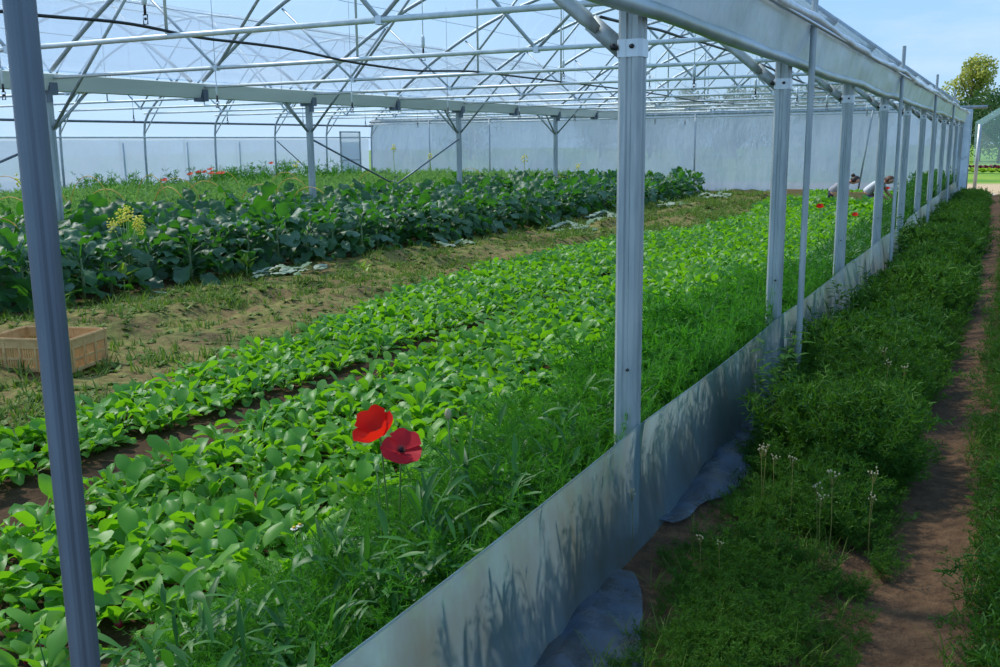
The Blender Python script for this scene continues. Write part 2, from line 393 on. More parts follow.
def gutter(x, name, label, y0=-4.0):
    t = empty(name, (x, 0, 0), 0, label, 'gutter')
    hw = .16 if x < -5 else .13
    pf = [(-hw, 2.36), (-hw + .02, 2.37), (-.09, 2.22), (.09, 2.22), (hw - .02, 2.37), (hw, 2.36), (.10, 2.165), (-.10, 2.165)]
    if x > -5: pf = [(a * .75 - .02, b - .19) for a, b in pf]
    MB().prism(pf, (0, y0, 0), (0, YG, 0), (1, 0, 0), (0, 0, 1)).build('channel', GUTTER, t, False)
    if x < -5:
        for k in (3, 5, 7, 9):
            MB().box((.06, YK(k), 2.20), (.20, .10, .17)).box((.12, YK(k) - .1, 2.13), (.06, .16, .05)).build('joint_bracket', GALV_D, t, False)
    return t
gutter(XI, 'valley_gutter', 'long pale steel valley gutter on the inner row of posts')
gutter(XO, 'eave_gutter', 'steel eave gutter along the open side above the rolled curtain')

# ------------------------------------------------------------------ roof arches with their ties and webs
def roof_arch(x0, k, label, group, wall=False):
    y = YK(k); t = empty('roof_arch', (x0, y, 0), 0, label, 'roof arch', group)
    pts = []
    for i in range(25):
        dx = .12 + 9.3 * i / 24
        if wall and dx > 9.0: break
        pts.append((-dx, 0, arch_z(min(dx, 9.54 - dx)) - (0 if wall else eave(dx))))
    if wall:
        pts = [p for p in pts if p[0] > -8.2] + [(-8.32, 0, 2.98), (-8.63, 0, 2.82), (-8.95, 0, 2.59), (-9.22, 0, 2.35), (-9.40, 0, 2.10), (-9.45, 0, 1.8), (-9.47, 0, 1.2), (-9.48, 0, -.1)]
    MB().tube(pts, .03, 8).build('arch_tube', ARCH, t)
    MB().tube([(-.14, 0, ZT), (-4.7, 0, ZT + .005), (-9.40, 0, ZT)], .022, 8).build('tie_bar', GALV_L, t)
    for s, e1, e2 in ((2.8, 1.65, 4.5), (6.74, 7.89, 5.04)):
        MB().tube([(-s, 0, ZT), (-e1, 0, 3.32)], .016, 6).build('web_strut', ARCH, t)
        MB().tube([(-s, 0, ZT), (-e2, 0, 4.12)], .018, 6).build('web_strut', ARCH, t)
        MB().box((-s, 0, ZT), (.05, .05, .06)).build('web_clip', STRAP, t, False)
    MB().tube([(-4.83, 0, ZT), (-4.83, 0, 4.1)], .013, 6).build('hanger', GALV_L, t)
    if wall: MB().tube([(-9.45, 0, 1.78), (-8.55, 0, 2.84)], .016, 6).build('eave_strut', GALV_L, t)
    return t
for k in range(0, 11):
    roof_arch(XO, k, 'roof arch with tie bar over the radish beds, ' + (ORD[k] + ' from the camera' if k < 10 else 'in the gable plane'), 'roof arches of the near span')
for k in range(3, 11):
    roof_arch(XI, k, 'roof arch of the second span with a side wall leg, ' + (ORD[k - 3] + ' from the left edge' if k < 10 else 'in the gable plane'), 'roof arches of the second span', True)
# long wires under the film
for q, dx in enumerate((.55, .9, 1.3, 1.75, 2.3, 2.9, 3.6, 4.3, 5.2, 6.0, 6.8, 7.6, 8.3)):
    o = MB().tube([(XO - dx, y, arch_z(min(dx, 9.54 - dx)) - eave(dx) + .012 - .012 * (i % 2)) for i, y in enumerate(np.arange(-2, YG, 1.3))], .0035, 4, False).build('support_wire', WIRE)
    tag(o, 'thin wire running lengthwise under the near roof film', 'wire', 'roof wires')
for q, dx in enumerate((.9, 2.2, 4.0, 6.5, 8.0)):
    o = MB().tube([(XI - dx, y, arch_z(min(dx, 9.54 - dx)) + .03) for i, y in enumerate(np.arange(4, YG, 2.6))], .004, 4, False).build('support_wire', WIRE)
    tag(o, 'thin wire running lengthwise under the second roof film', 'wire', 'roof wires of the second span')
# side wall rails and gable rail, gable posts
for z, nm in ((2.10, 'upper'), (1.71, 'lower')):
    o = MB().tube([(XW + .05, -2, z), (XW + .05, YG, z)], .03 if z > 2 else .022, 8).build('wall_rail', GALV_D if z > 2 else GALV_L)
    tag(o, nm + ' horizontal steel rail along the long side wall', 'rail')
o = MB().tube([(XW, YG - .02, 2.25), (-.62, YG - .02, 2.27)], .04, 8).build('gable_rail', GALV); tag(o, 'long horizontal door rail on top of the end wall, sticking out past the corner', 'rail')
o = MB().tube([(XW, YG - .06, 2.16), (-1.3, YG - .06, 2.18)], .022, 8).build('gable_rail', GALV_L); tag(o, 'thinner pale rail just under the door rail of the end wall', 'rail')
for x, lab in ((-17.75, 'slim steel gable post between the white door and the second inner post'), (-15.42, 'slim steel gable post between the second and third inner posts'),
                    (-8.45, 'slim steel gable post just past the end of the kale bed'), (-3.45, 'slim leaning gable post behind the kneeling dark haired person')):
    o = MB().tube([(x, YG - .08, 2.25), (x - (.28 if x > -4 else 0), YG - .08, 0)], .024, 8).build('gable_post', GALV); tag(o, lab, 'post')
# outside poles seen as shadows through the side wall
for i, y in enumerate((18.41, 20.66, 22.76)):
    o = MB().tube([(XW - .25, y, 0), (XW - .25, y, 1.72)], .03, 6).build('wall_pole', GALV_D); tag(o, 'dim pole showing through the milky side wall, ' + ORD[i] + ' from the left', 'pole', 'poles behind the side wall')
# wind brace on the side wall and the door
o = MB().tube([(XW + .1, 24.2, 1.6), (XW + .1, 25.9, .55)], .016, 6).build('wind_brace', GALV_D); tag(o, 'slanting brace tube on the side wall before the white door', 'brace')
t = empty('greenhouse_door', (XW + .06, 0, 0), 0, 'pale framed door in the side wall near the far corner', 'door')
MB().box((0, 28.06, .93), (.02, 1.1, 1.84)).build('door_panel', filmmat('door_film', (.9, .97, 1, 1), .1, (.82, .88, .92, 1)), t, False)
fr = MB()
for y in (27.5, 28.62): fr.box((.02, y, .94), (.04, .05, 1.9))
fr.box((.02, 28.06, 1.89), (.04, 1.17, .05)).box((.02, 28.06, .95), (.03, 1.1, .03)); fr.build('door_frame', GALV, t, False)

# end strip of the sliding end wall past the corner
t = empty('gable_end_panel', (0, YG - .02, 0), 0, 'narrow white film panel closing the end of the open side', 'panel')
P = np.array([[(-1.28 + .31 * i / 4 , .02 * sin(i * 2 + j), 2.22 * j / 8 + .05) for j in range(9)] for i in range(5)]); MB().grid(P).build('film_panel', CURTAIN, t)
MB().tube([(-.97, 0, 0), (-.97, 0, 2.22)], .015, 6).build('edge_tube', GALV_L, t)
MB().tube([(-1.16, -.06, 2.24), (-1.17, -.06, .95), (-1.12, -.08, .90), (-1.03, -.08, .98)], .012, 6).build('crank_rod', GALV, t)

# ------------------------------------------------------------------ roll-up side curtain
t = empty('side_curtain', (0, 0, 0), 0, 'rolled up side curtain of bluish film under the eave of the open side', 'curtain')
ys = np.arange(-1.5, YG - .1, .16)
zt = lambda y: 1.904 + .016 * math.exp(-max(0, y - 2.5) / 2.5) + .012 * math.sin(y * 1.7) * .5 - .012 * math.sin(PI * ((y - Y0) / BAY % 1))
P = np.zeros((8, len(ys), 3))
for j, y in enumerate(ys):
    for i in range(8):
        s = i / 7
        P[i, j] = (-1.055 - .055 * s + .012 * vnoise(y * 2, s * 1.0, .5, 21) * (1 if 0 < i < 7 else .3), y, 2.115 * (1 - s) + (zt(y) + .0) * s)
MB().grid(P).build('curtain_sheet', CURTAIN, t)
MB().tube([(-1.125 + .008 * vnoise(y, 0, .4, 22), y, zt(y) - .005) for y in ys], [.031 + .008 * float(vnoise(y, 3, .35, 23)) for y in ys], 14).build('roll_tube', ROLL, t)
ybs = np.arange(-1.5, YG - .1, .13)
sag = lambda y: .045 * math.sin(PI * (((y - 5.98) / 5.2) % 1)) ** .7
MB().tube([(-1.035 + .012 * vnoise(y, 9, .3, 24), y, 2.15 - sag(y) + .012 * vnoise(y, 5, .4, 25)) for y in ybs], [.024 + .014 * float(vnoise(y, 7, .5, 26)) for y in ybs], 10).build('film_sleeve', SLEEVE, t)
MB().tube([(-1.03, y, 2.10) for y in (-1.5, 10, YG - .1)], .011, 6).build('clip_profile', STRAP, t)

# slim poles outside the posts
for j in range(5):
    y = .813 if j == 0 else 5.98 + 5.2 * (j - 1)
    lab = ['slim dark steel pole close to the camera crossing the left of the view', 'slim steel guide pole between the first and second ribbed posts', 'slim steel guide pole before the woman in white',
           'slim steel guide pole, third along the curtain', 'slim steel guide pole, farthest along the curtain'][j]
    if j == 1: lab = 'slim steel guide pole standing just past the second ribbed post'
    if j == 2: lab = 'slim steel guide pole between the fourth and fifth ribbed posts'
    if j == 3: lab = 'slim steel guide pole beside the eighth ribbed post'
    if j == 4: lab = 'slim steel guide pole nearest the gable panel'
    t = empty('guide_pole', (-1.05, y, 0), 0, lab, 'pole', 'guide poles of the side curtain')
    prof = [(.0185 * cos(i * PI / 12) * {21: .95, 22: .84, 23: .92}.get(i, 1), .0185 * sin(i * PI / 12) * {21: .95, 22: .84, 23: .92}.get(i, 1)) for i in range(24)]
    MB().prism(prof, (0, 0, -.2), (0, 0, 2.40), (1, 0, 0), (0, 1, 0)).build('pole_tube', GALV_D if j == 0 else GALV, t, False)
    MB().tube([(.026 * cos(a), .026 * sin(a), 2.13) for a in np.arange(13) * PI / 6], .005, 5).build('clip_ring', BOLT, t)

# ------------------------------------------------------------------ polythene skirt
t = empty('polythene_skirt', (0, 0, 0), 0, 'low dusty polythene skirt strung along the foot of the ribbed posts', 'skirt')
ys = np.arange(.2, YG - .3, .09); P = np.zeros((11, len(ys), 3))
for j, y in enumerate(ys):
    ph = ((y - Y0) / BAY) % 1
    top = .425 - .018 * math.sin(PI * ph) + .010 * float(vnoise(y, 1, .8, 31)) - (.12 * math.exp(-((y - 13.4) / .5) ** 2)) - .25 * math.exp(-((y - 28.3) / .9) ** 2)
    bx = -1.11 + .09 * float(vnoise(y, 4, 1.5, 32))
    for i in range(11):
        s = i / 10
        bul = .05 * math.sin(PI * s) * float(vnoise(y, s * .3, .9, 33)) * 2 + .015 * float(vnoise(y, s * .3, .22, 34)) * s
        P[i, j] = (-1.152 * (1 - s) + bx * s + bul * .7 + (.03 * s ** 3), y, top * (1 - s) - .02 * s)
sk = MB().grid(P).build('skirt_sheet', SKIRT, t)
MB().tube([tuple(P[0, j]) for j in range(len(ys))], .003, 5, False).build('top_hem', SKIRT, t)
for (a, b, wd) in ((1.5, 3.05, .30), (3.5, 5.2, .18), (6.6, 7.6, .24), (12.0, 13.1, .2)):
    yy = np.arange(a, b, .035); F = np.zeros((14, len(yy), 3))
    for j, y in enumerate(yy):
        e = math.sin(PI * (j + .5) / len(yy)) ** .6 * (.85 + .7 * float(vnoise(y, 8, .22, 43)))
        for i in range(14):
            s = i / 13; x = -1.16 + (.08 + wd * e) * s
            F[i, j] = (x, y, float(ground_h(x, y)) + .018 + (.07 * float(vnoise(x * 1.4 + y * .5, y * .5, .09, 41)) + .06 * float(vnoise(x * 1.0, y * .3, .16, 42)) + .03) * math.sin(PI * min(1, s * 1.02)) ** .6 * e)
    MB().grid(F).build('ground_flap', FLAP, t)
# ------------------------------------------------------------------ leaves and plants
def leaf(L, wf, e0, e1, n=6, m=3, cup=.1, wave=0, az=0, base=(0, 0, 0), twist=0, wn_=2.5, pw=.0):
    """a leaf along an arc: starts at elevation e0, ends at e1; wf(t) half width"""
    t = np.linspace(0, 1, n + 1); e = e0 + (e1 - e0) * t ** 1.3
    st = L / n; em = (e[:-1] + e[1:]) / 2
    y = np.concatenate([[0], np.cumsum(np.cos(em) * st)]); z = np.concatenate([[0], np.cumsum(np.sin(em) * st)])
    wd = np.array([wf(a) for a in t]); s = np.linspace(-1, 1, m)
    ph = random.random() * 6.28
    X = s[None] * wd[:, None]; off = cup * np.abs(s[None]) ** 2 * wd[:, None] + wave * np.abs(s[None]) * np.sin(t[:, None] * wn_ * 6.28 + ph + s[None] * 1.3) * (wd[:, None] > .012)
    tw = twist * t[:, None]
    X2 = X * np.cos(tw) - off * np.sin(tw); O2 = X * np.sin(tw) + off * np.cos(tw)
    Yc = y[:, None] - O2 * np.sin(e)[:, None]; Zc = z[:, None] + O2 * np.cos(e)[:, None]
    V = np.stack([X2 + 0 * Yc, Yc, Zc], -1).reshape(-1, 3)
    c, s_ = math.cos(az), math.sin(az)
    V = np.stack([V[:, 0] * c - V[:, 1] * s_, V[:, 0] * s_ + V[:, 1] * c, V[:, 2]], -1) + np.array(base)
    k = n + 1; i = np.arange(n)[:, None] * m + np.arange(m - 1)[None]
    return V, np.stack([i, i + 1, i + m + 1, i + m], -1).reshape(-1, 4)

class Cloud:                    # gathers quads into arrays
    def __init__(s): s.V = []; s.Q = []; s.MI = []; s.n = 0
    def add(s, V, Q, mi=0):
        s.V.append(V); s.Q.append(Q + s.n); s.MI.append(np.full(len(Q), mi)); s.n += len(V); return s
    def arrays(s): return np.vstack(s.V), np.vstack(s.Q), np.concatenate(s.MI)
    def mesh(s, name, mats):
        V, Q, mi = s.arrays(); return big_mesh(name, V, Q, mats, mi)
def scatter(templates, places):   # places: rows x, y, z, yaw, scale ; one big set of arrays
    out = Cloud(); pl = np.asarray(places, float); which = rng.integers(0, len(templates), len(pl))
    for ti, (V, Q, mi) in enumerate(templates):
        P = pl[which == ti]
        if not len(P): continue
        c, s = np.cos(P[:, 3])[:, None], np.sin(P[:, 3])[:, None]; k = P[:, 4][:, None]
        W = np.stack([(V[:, 0] * c - V[:, 1] * s) * k + P[:, 0:1], (V[:, 0] * s + V[:, 1] * c) * k + P[:, 1:2], V[:, 2] * k + P[:, 2:3]], -1)
        q = (Q[None] + (np.arange(len(P)) * len(V))[:, None, None]).reshape(-1, 4)
        out.V.append(W.reshape(-1, 3)); out.Q.append(q + out.n); out.MI.append(np.tile(mi, len(P))); out.n += len(V) * len(P)
    return out
def behind_skirt(c):                 # leaves that lean on the skirt stay on their side of it
    for V in c.V:
        V[:, 0] = np.where(V[:, 0] > -1.21, -1.21 + .05 * np.tanh((V[:, 0] + 1.21) * 4) * .5, V[:, 0])
    return c
def quads(P0, P1, wd, nrm=None):       # thin blades from P0 to P1, as crossed strips
    d = P1 - P0; r = rng.normal(size=P0.shape); x = np.cross(d, r); x /= np.linalg.norm(x, axis=1)[:, None] + 1e-9
    w_ = (wd if not np.isscalar(wd) else np.full(len(P0), wd))[:, None] / 2
    V = np.stack([P0 - x * w_, P0 + x * w_, P1 + x * w_ * .35, P1 - x * w_ * .35], 1).reshape(-1, 3)
    return V, np.arange(len(P0) * 4).reshape(-1, 4)

R_ = random.uniform
# ---- radishes
def radish_arrays(seed, nl=8, ml=5):
    random.seed(seed); c = Cloud(); n = random.randint(7, 10); a0 = R_(0, 6)
    for i in range(n):
        L = R_(.11, .20); W = R_(.022, .037); e0 = R_(.6, 1.5); inner = i / n
        def wf(t, W=W):
            if t < .40: return .003 + .003 * t
            u = (t - .40) / .60
            return max(.004, W * (math.sin(PI * min(1, u * .93 + .04)) ** .5) * (.62 + .5 * u)) * (1 if u > .15 else .5)
        V, Q = leaf(L, wf, e0, e0 - R_(.5, 1.9), nl, ml, R_(-.5, .6), R_(.003, .009), a0 + i * 2.4 + R_(-.5, .5), (0, 0, 0), R_(-.9, .9), 1.8)
        c.add(V, Q)
    return c.arrays()
RT = [radish_arrays(s) for s in range(100, 112)]
RTL = [radish_arrays(s, 6, 3) for s in range(100, 112)]
RMESH = [big_mesh('radish_plant', V, Q, RADISH, mi) for V, Q, mi in RT]
def left_edge(y): return np.interp(y, [0, 3, 4.6, 6, 8.4, 11, 12.4, 14, 16, 19, 22, 25, 30], [-4.42, -4.40, -4.55, -4.80, -5.25, -5.35, -5.25, -5.0, -4.5, -4.38, -4.5, -4.9, -5.0])
def right_edge(y): return np.interp(y, [0, 1.5, 2.2, 3.2, 5, 8, 30], [-1.95, -1.90, -1.90, -1.95, -2.0, -1.9, -1.9])
pl = []
sp = .108
for y in np.arange(1.0, 28.4, sp):
    for x in np.arange(-5.6, -1.9, sp):
        xx = x + R_(-.05, .05); yy = y + R_(-.06, .06)
        gap = -3.52 - .03 * yy
        if xx < left_edge(yy) + R_(-.08, .1) or xx > right_edge(yy) - R_(-.06, .12): continue
        if abs(xx - gap) < max(.04, .27 - .022 * yy): continue
        if yy < 1.9 and xx > -2.2 - .2 * R_(0, 1): continue
        if 22.0 < yy < 23.3 and -4.8 < xx < -2.0: continue
        pl.append((xx, yy, float(ground_h(xx, yy)) + .01, R_(0, 6.28), R_(.72, 1.15) * (1 + 1.1 * math.exp(-((yy - 21.2) / 1.3) ** 2))))
pl = np.array(pl)
uv = np.array([pr((p[0], p[1], .18)) for p in pl])
vis = (uv[:, 2] > .3) & (uv[:, 0] > -25) & (uv[:, 0] < 1010) & (uv[:, 1] < 700)
pl = pl[vis]; uv = uv[vis]; order = np.argsort(uv[:, 2]); pl = pl[order]
NEAR = 300
for i, p in enumerate(pl[:NEAR]):
    o = link('radish_plant', RMESH[i % len(RMESH)]); o.location = p[:3]; o.rotation_euler = (R_(-.2, .2), R_(-.2, .2), p[3]); o.scale = [p[4]] * 3
    tag(o, 'leafy green radish plant in the near end of the dense radish beds', 'radish plant', 'radish plants of the near beds')
    if i < 40 and p[0] > -2.5:
        rt = MB().ball((0, 0, .012), (.014, .014, .017)).build('radish_root', ROOT, o)
tag(link('radish_foliage', scatter(RTL, pl[NEAR:]).mesh('radish_foliage', RADISH)), 'dense carpet of radish leaves running away to the gable', 'radish bed', kind='stuff')

# ---- kale
def kale_arrays(seed):
    random.seed(seed); c = Cloud(); n = random.randint(22, 26); a0 = R_(0, 6)
    for i in range(n):
        f = i / (n - 1); h = .05 + .38 * f; L = R_(.40, .58) * (1.05 - .22 * f); W = R_(.075, .12) * (1 - .15 * f)
        e0 = .2 + 1.05 * f + R_(-.15, .2)
        def wf(t, W=W):
            if t < .36: return .009 - .006 * t
            u = (t - .36) / .64
            return max(.006, W * (math.sin(PI * min(1, u * .9 + .06)) ** .6))
        V, Q = leaf(L, wf, e0, e0 - R_(.7, 2.2), 18, 7, R_(-.7, .5), R_(.016, .034), a0 + i * 2.4 + R_(-.5, .5), (0, 0, h), R_(-1.0, 1.0), R_(2.2, 4.6))
        c.add(V, Q)
    return c.arrays()
KM = [big_mesh('kale_leaves', *kale_arrays(s)[:2], KALE) for s in range(200, 207)]
KS = MB().tube([(0, 0, -.05), (.01, 0, .15), (0, .01, .42)], [.02, .018, .012], 7).mesh('kale_stalk', KALE_STALK)
random.seed(5); kp = []
for y in np.arange(4.6, 27.6, .50):
    for r, x in enumerate((-8.15, -8.75, -9.4, -10.05, -10.6, -11.25)):
        front = np.interp(y, [4, 8, 12, 28], [-.10, 0, .28, .42])
        kp.append((x + front + R_(-.1, .1), y + (r % 2) * .25 + R_(-.08, .08), R_(.84, 1.14) * (1.0 if y < 22 else .88)))
kp = [p for p in kp if -40 < pr((p[0], p[1], .4))[0] < 1000 and not any(abs(p[0] - XI) < .2 and abs(p[1] - YK(k)) < .2 for k in (2, 4, 6, 8))]
for i, (x, y, s) in enumerate(kp[:300]):
    t = empty('kale_plant', (x, y, 0), R_(0, 6.28), 'tall dark blue green kale plant in the kale bed along the inner posts', 'kale plant', 'kale plants of the tall bed')
    t.scale = (s, s, s)
    link('leaves', KM[i % len(KM)], t)
    link('stalk', KS, t)
# trimmed leaves lying along the foot of the kale
random.seed(9)
def wilt_mesh(n, spread):
    c = Cloud()
    for i in range(n):
        L = R_(.16, .30); W = R_(.04, .07)
        wf = lambda t, W=W: max(.006, W * math.sin(PI * min(1, t * .86 + .08)) ** .7)
        c.add(*leaf(L, wf, R_(0, .5), R_(-.6, .2), 6, 5, R_(-.5, .3), R_(.006, .014), R_(0, 6.28), (R_(-1, 1) * spread * .55, R_(-1, 1) * spread, R_(.01, .06))))
    return c.mesh('wilted_leaves', WILT)
WP = [wilt_mesh(n, s) for n, s in ((16, .4), (26, .55), (12, .35))]
for (x, y, k, s, lab) in ((-7.45, 7.4, 0, .7, 'small heap of wilted leaves on the soil before the kale, nearest the tan crate'), (-7.3, 8.9, 1, .75, 'flat heap of greyish wilted leaves beside the young pale plant at the kale foot'),
                     (-7.05, 12.4, 2, .8, 'scrap of wilted leaves at the kale foot before the second inner post'), (-6.85, 16.5, 1, 1.25, 'large heap of cut kale leaves just left of the nearest ribbed post'),
                     (-6.95, 18.6, 1, 1.3, 'long heap of cut kale leaves behind the nearest ribbed post'), (-6.9, 22.5, 0, 1.2, 'heap of cut kale leaves right of the nearest ribbed post'), (-7.0, 26.3, 1, 1.2, 'farthest heap of cut leaves, close to the end wall')):
    o = link('leaf_heap', WP[k]); o.location = (x, y, float(ground_h(x, y)) + .01); o.scale = (s, s * 1.3, s); tag(o, lab, 'leaf heap', 'heaps of cut leaves')

# ---- feathery plants
def feather(seed, h, nst, npt, nbr, nlf, ll, lw, spread=.5, bl=.16):
    r = np.random.default_rng(seed); c = Cloud()
    for i in range(nst):
        az = r.uniform(0, 6.28); til = r.uniform(.05, spread); hh = h * r.uniform(.55, 1)
        d = np.array((math.cos(az) * math.sin(til), math.sin(az) * math.sin(til), math.cos(til)))
        cv = np.array((math.cos(az), math.sin(az), -.35)) * hh * .18
        P = lambda t: np.outer(t, d) * hh + np.outer(t ** 2, cv) + np.array((math.cos(az), math.sin(az), 0)) * .03
        tt = np.linspace(0, 1, 7); pts = P(tt); c.add(*quads(pts[:-1], pts[1:], .005 * h / .5))
        t = np.repeat(r.uniform(.15, 1, npt), nbr); B = P(t)
        dirn = r.normal(size=B.shape); dirn[:, 2] = np.abs(dirn[:, 2]) * .7 + .15; dirn /= np.linalg.norm(dirn, axis=1)[:, None]
        blen = (bl * h * (1.25 - .75 * t) * r.uniform(.6, 1.2, len(t)))[:, None]; E = B + dirn * blen
        c.add(*quads(B, E, lw * .8))
        k = np.repeat(np.arange(len(B)), nlf); u = r.uniform(.25, 1.05, len(k))[:, None]
        L0 = B[k] + (E[k] - B[k]) * u; ld = dirn[k] + r.normal(size=L0.shape) * .75; ld /= np.linalg.norm(ld, axis=1)[:, None]
        c.add(*quads(L0, L0 + ld * (ll * r.uniform(.5, 1.2, len(k)))[:, None], lw))
    return c.arrays()
def blades(seed, n, h, w_, spread=.5):
    random.seed(seed); c = Cloud()
    for i in range(n):
        wf = lambda t: w_ * (1 - t ** 1.5) + .0004
        c.add(*leaf(h * R_(.5, 1.1), wf, R_(1.0, 1.5), R_(-.2, 1.0), 5, 2, 0, 0, R_(0, 6.28), (R_(-.03, .03), R_(-.03, .03), 0), R_(-.5, .5)))
    return c.arrays()
D1 = [feather(300 + i, .5, 6, 12, 2, 6, .030, .0032) for i in range(6)]      # close up
D2 = [feather(320 + i, .5, 6, 8, 2, 4, .040, .007) for i in range(5)]       # farther
D3 = [feather(340 + i, .5, 5, 6, 2, 3, .075, .016, .6, .2) for i in range(5)]
GB = [blades(360 + i, 8, .26, .0035) for i in range(4)]
random.seed(12); rng = np.random.default_rng(12)
def weed_h(y):                      # height of the growth just inside the skirt
    return np.interp(y, [.8, 1.6, 2.6, 3.2, 4.2, 5.2, 6.5, 8, 9, 11, 12.5, 16, 18.5, 20, 24, 28], [.36, .42, .50, .56, .70, .78, .70, .66, .60, .36, .40, .48, .60, .78, .86, .76])
near, mid, fart, gb = [], [], [], []
y = .7
while y < 28.6:
    dens = 230 if y < 3.4 else 140 if y < 5 else 80 if y < 10 else 44
    stp = .06
    for q in range(max(1, int(dens * stp * .95))):
        xr = -1.24 - abs(random.triangular(0, .76, .06)) if y > 2.2 else -1.25 - R_(0, .68)
        s = weed_h(y) / .5 * R_(.6, 1.08) * (1 - .45 * max(0, (-1.35 - xr)) / .65)
        if y < 20 and R_(0, 1) < .12: s *= .6
        if xr > -1.34: s *= .7
        (near if y < 4.2 else mid if y < 10 else fart).append((xr, y + R_(-.04, .04), 0, R_(0, 6.28), s))
    if R_(0, 1) < (.5 if y < 12 else .2): gb.append((-1.22 - R_(0, .6), y, 0, R_(0, 6.28), R_(.8, 1.5)))
    y += stp
tag(link('feathery_weeds', behind_skirt(scatter(D1, near)).mesh('feathery_weeds', DILL)), 'fine feathery weeds below the two big poppies inside the skirt', 'weeds', kind='stuff')
tag(link('feathery_weeds', behind_skirt(scatter(D2, mid)).mesh('feathery_weeds', DILL)), 'feathery bushy weeds between the first three ribbed posts', 'weeds', kind='stuff')
tag(link('feathery_weeds', behind_skirt(scatter(D3, fart)).mesh('feathery_weeds', DOCK)), 'taller weeds at the far end of the skirt', 'weeds', kind='stuff')
tag(link('weed_grass', behind_skirt(scatter(GB, gb)).mesh('weed_grass', DOCK)), 'long grass blades among the feathery weeds inside the skirt', 'grass', kind='stuff')
# carrots or fennel behind the kale
cp = []
for i in range(2000):
    x = R_(-20.0, -11.6); y = R_(7.5, 29.0)
    cp.append((x, y, 0, R_(0, 6.28), R_(1.1, 1.45)))
cp = [p for p in cp if -30 < pr((p[0], p[1], .6))[0] < 720]
tag(link('carrot_foliage', scatter(D3, cp).mesh('carrot_foliage', CARROT)), 'pale green feathery crop filling the bed between kale and side wall', 'feathery crop', kind='stuff')
for i, (x, y, s) in enumerate(((-18.9, 20.6, 2.4), (-19.3, 23.4, 2.6), (-19.2, 21.3, 2.2), (-18.6, 16.9, 2.1), (-19.0, 26.0, 2.0))):
    o = link('dill_bush', scatter(D2, [(R_(-.5, .5), R_(-.5, .5), 0, R_(0, 6), R_(.8, 1.05)) for _ in range(14)]).mesh('dill_bush', DILL)); o.location = (x, y, 0); o.scale = (s * .9, s * .9, s)
    tag(o, 'grey green dill bush against the milky side wall, ' + ['left of the red poppies', 'right of the red poppies', 'behind the red poppies', 'nearest the left pole', 'closest to the white door'][i], 'bush', 'dill bushes at the side wall')

# ---- weeds outside along the path
random.seed(21); rng = np.random.default_rng(21)
OW1 = [feather(400 + i, .34, 7, 9, 2, 4, .026, .0058, .8, .22) for i in range(6)]
LOWV = [feather(440 + i, .34, 4, 5, 2, 3, .036, .008, .9, .26) for i in range(5)]
OW2 = [feather(420 + i, .34, 6, 7, 2, 3, .045, .012, .8, .26) for i in range(5)]
path_l = lambda y: float(np.interp(y, [2, 3.5, 4.2, 5.6, 7.6, 11, 20, 30], [-.30, -.27, -.30, -.34, -.22, -.25, -.3, -.4]))
path_r = lambda y: float(np.interp(y, [2, 3.5, 4.2, 5.6, 7.6, 11, 20, 30], [.03, .02, .0, -.04, -.02, .02, .0, -.1]))
def out_h(x, y):
    base = np.interp(y, [1.6, 2.8, 3.4, 4.2, 5.2, 6.4, 7.4, 9.5, 11.5, 16, 20, 29], [.12, .15, .20, .34, .46, .40, .34, .42, .38, .42, .34, .22])
    return float(base) * (1 + .9 * float(vnoise(x, y, .45, 51)))
a, b = [], []
for i in range(7000):
    y = 1.7 + 28 * R_(0, 1) ** 1.9; x = R_(-1.02, path_l(y))
    if y < 3.1 and x < -.93: continue
    flap = (1.5 < y < 3.05 and x < -.92) or (3.6 < y < 5.1 and x < -.99) or (6.7 < y < 7.5 and x < -.97) or (12.1 < y < 13 and x < -.95)
    if flap: continue
    if y < 3.6 and vnoise(x, y, .4, 52) < -.18: continue
    h = out_h(x, y)
    if x > -.45: h *= .6
    if y < 5.6: h *= max(.25, min(1, (x + 1.04) / .34))
    s = max(.06, h) / .34 * R_(.55, 1.0)
    (a if y < 6.2 else b).append((x, y, float(ground_h(x, y)), R_(0, 6.28), s))
a = a[:1000]; b = b[:1400]
tag(link('path_weeds', scatter(OW1, a).mesh('path_weeds', WEED)), 'dark green bushy weeds outside the skirt in the foreground', 'weeds', kind='stuff')
tag(link('path_weeds', scatter(OW2, b).mesh('path_weeds', WEED)), 'dark green bushy weeds outside the skirt farther along the path', 'weeds', kind='stuff')
r1, r2, g1 = [], [], []
for i in range(4200):
    y = 2.2 + 27 * R_(0, 1) ** 2.2; x = path_r(y) + 1.4 * R_(0, 1) ** 1.4
    s = R_(.35, .95) * (1.0 if x > .14 else .6); (r1 if y < 6 else r2).append((x, y, float(ground_h(x, y)), R_(0, 6.28), s))
    if R_(0, 1) < .35: g1.append((x + R_(-.1, .1), y, float(ground_h(x, y)), R_(0, 6.28), R_(.25, .7)))
for i in range(700):
    y = 1.8 + 26 * R_(0, 1) ** 2; x = R_(-.98, -.3); g1.append((x, y, float(ground_h(x, y)), R_(0, 6.28), R_(.25, .55)))
tag(link('verge_weeds', scatter(LOWV, r1).mesh('verge_weeds', WEED)), 'low weeds on the right hand verge of the footpath', 'weeds', kind='stuff')
tag(link('verge_weeds', scatter(LOWV, r2).mesh('verge_weeds', WEED)), 'low weeds beside the far stretch of the footpath', 'weeds', kind='stuff')
tag(link('verge_grass', scatter(GB, g1).mesh('verge_grass', [WEED_L])), 'thin yellowish grass blades along the footpath', 'grass', kind='stuff')
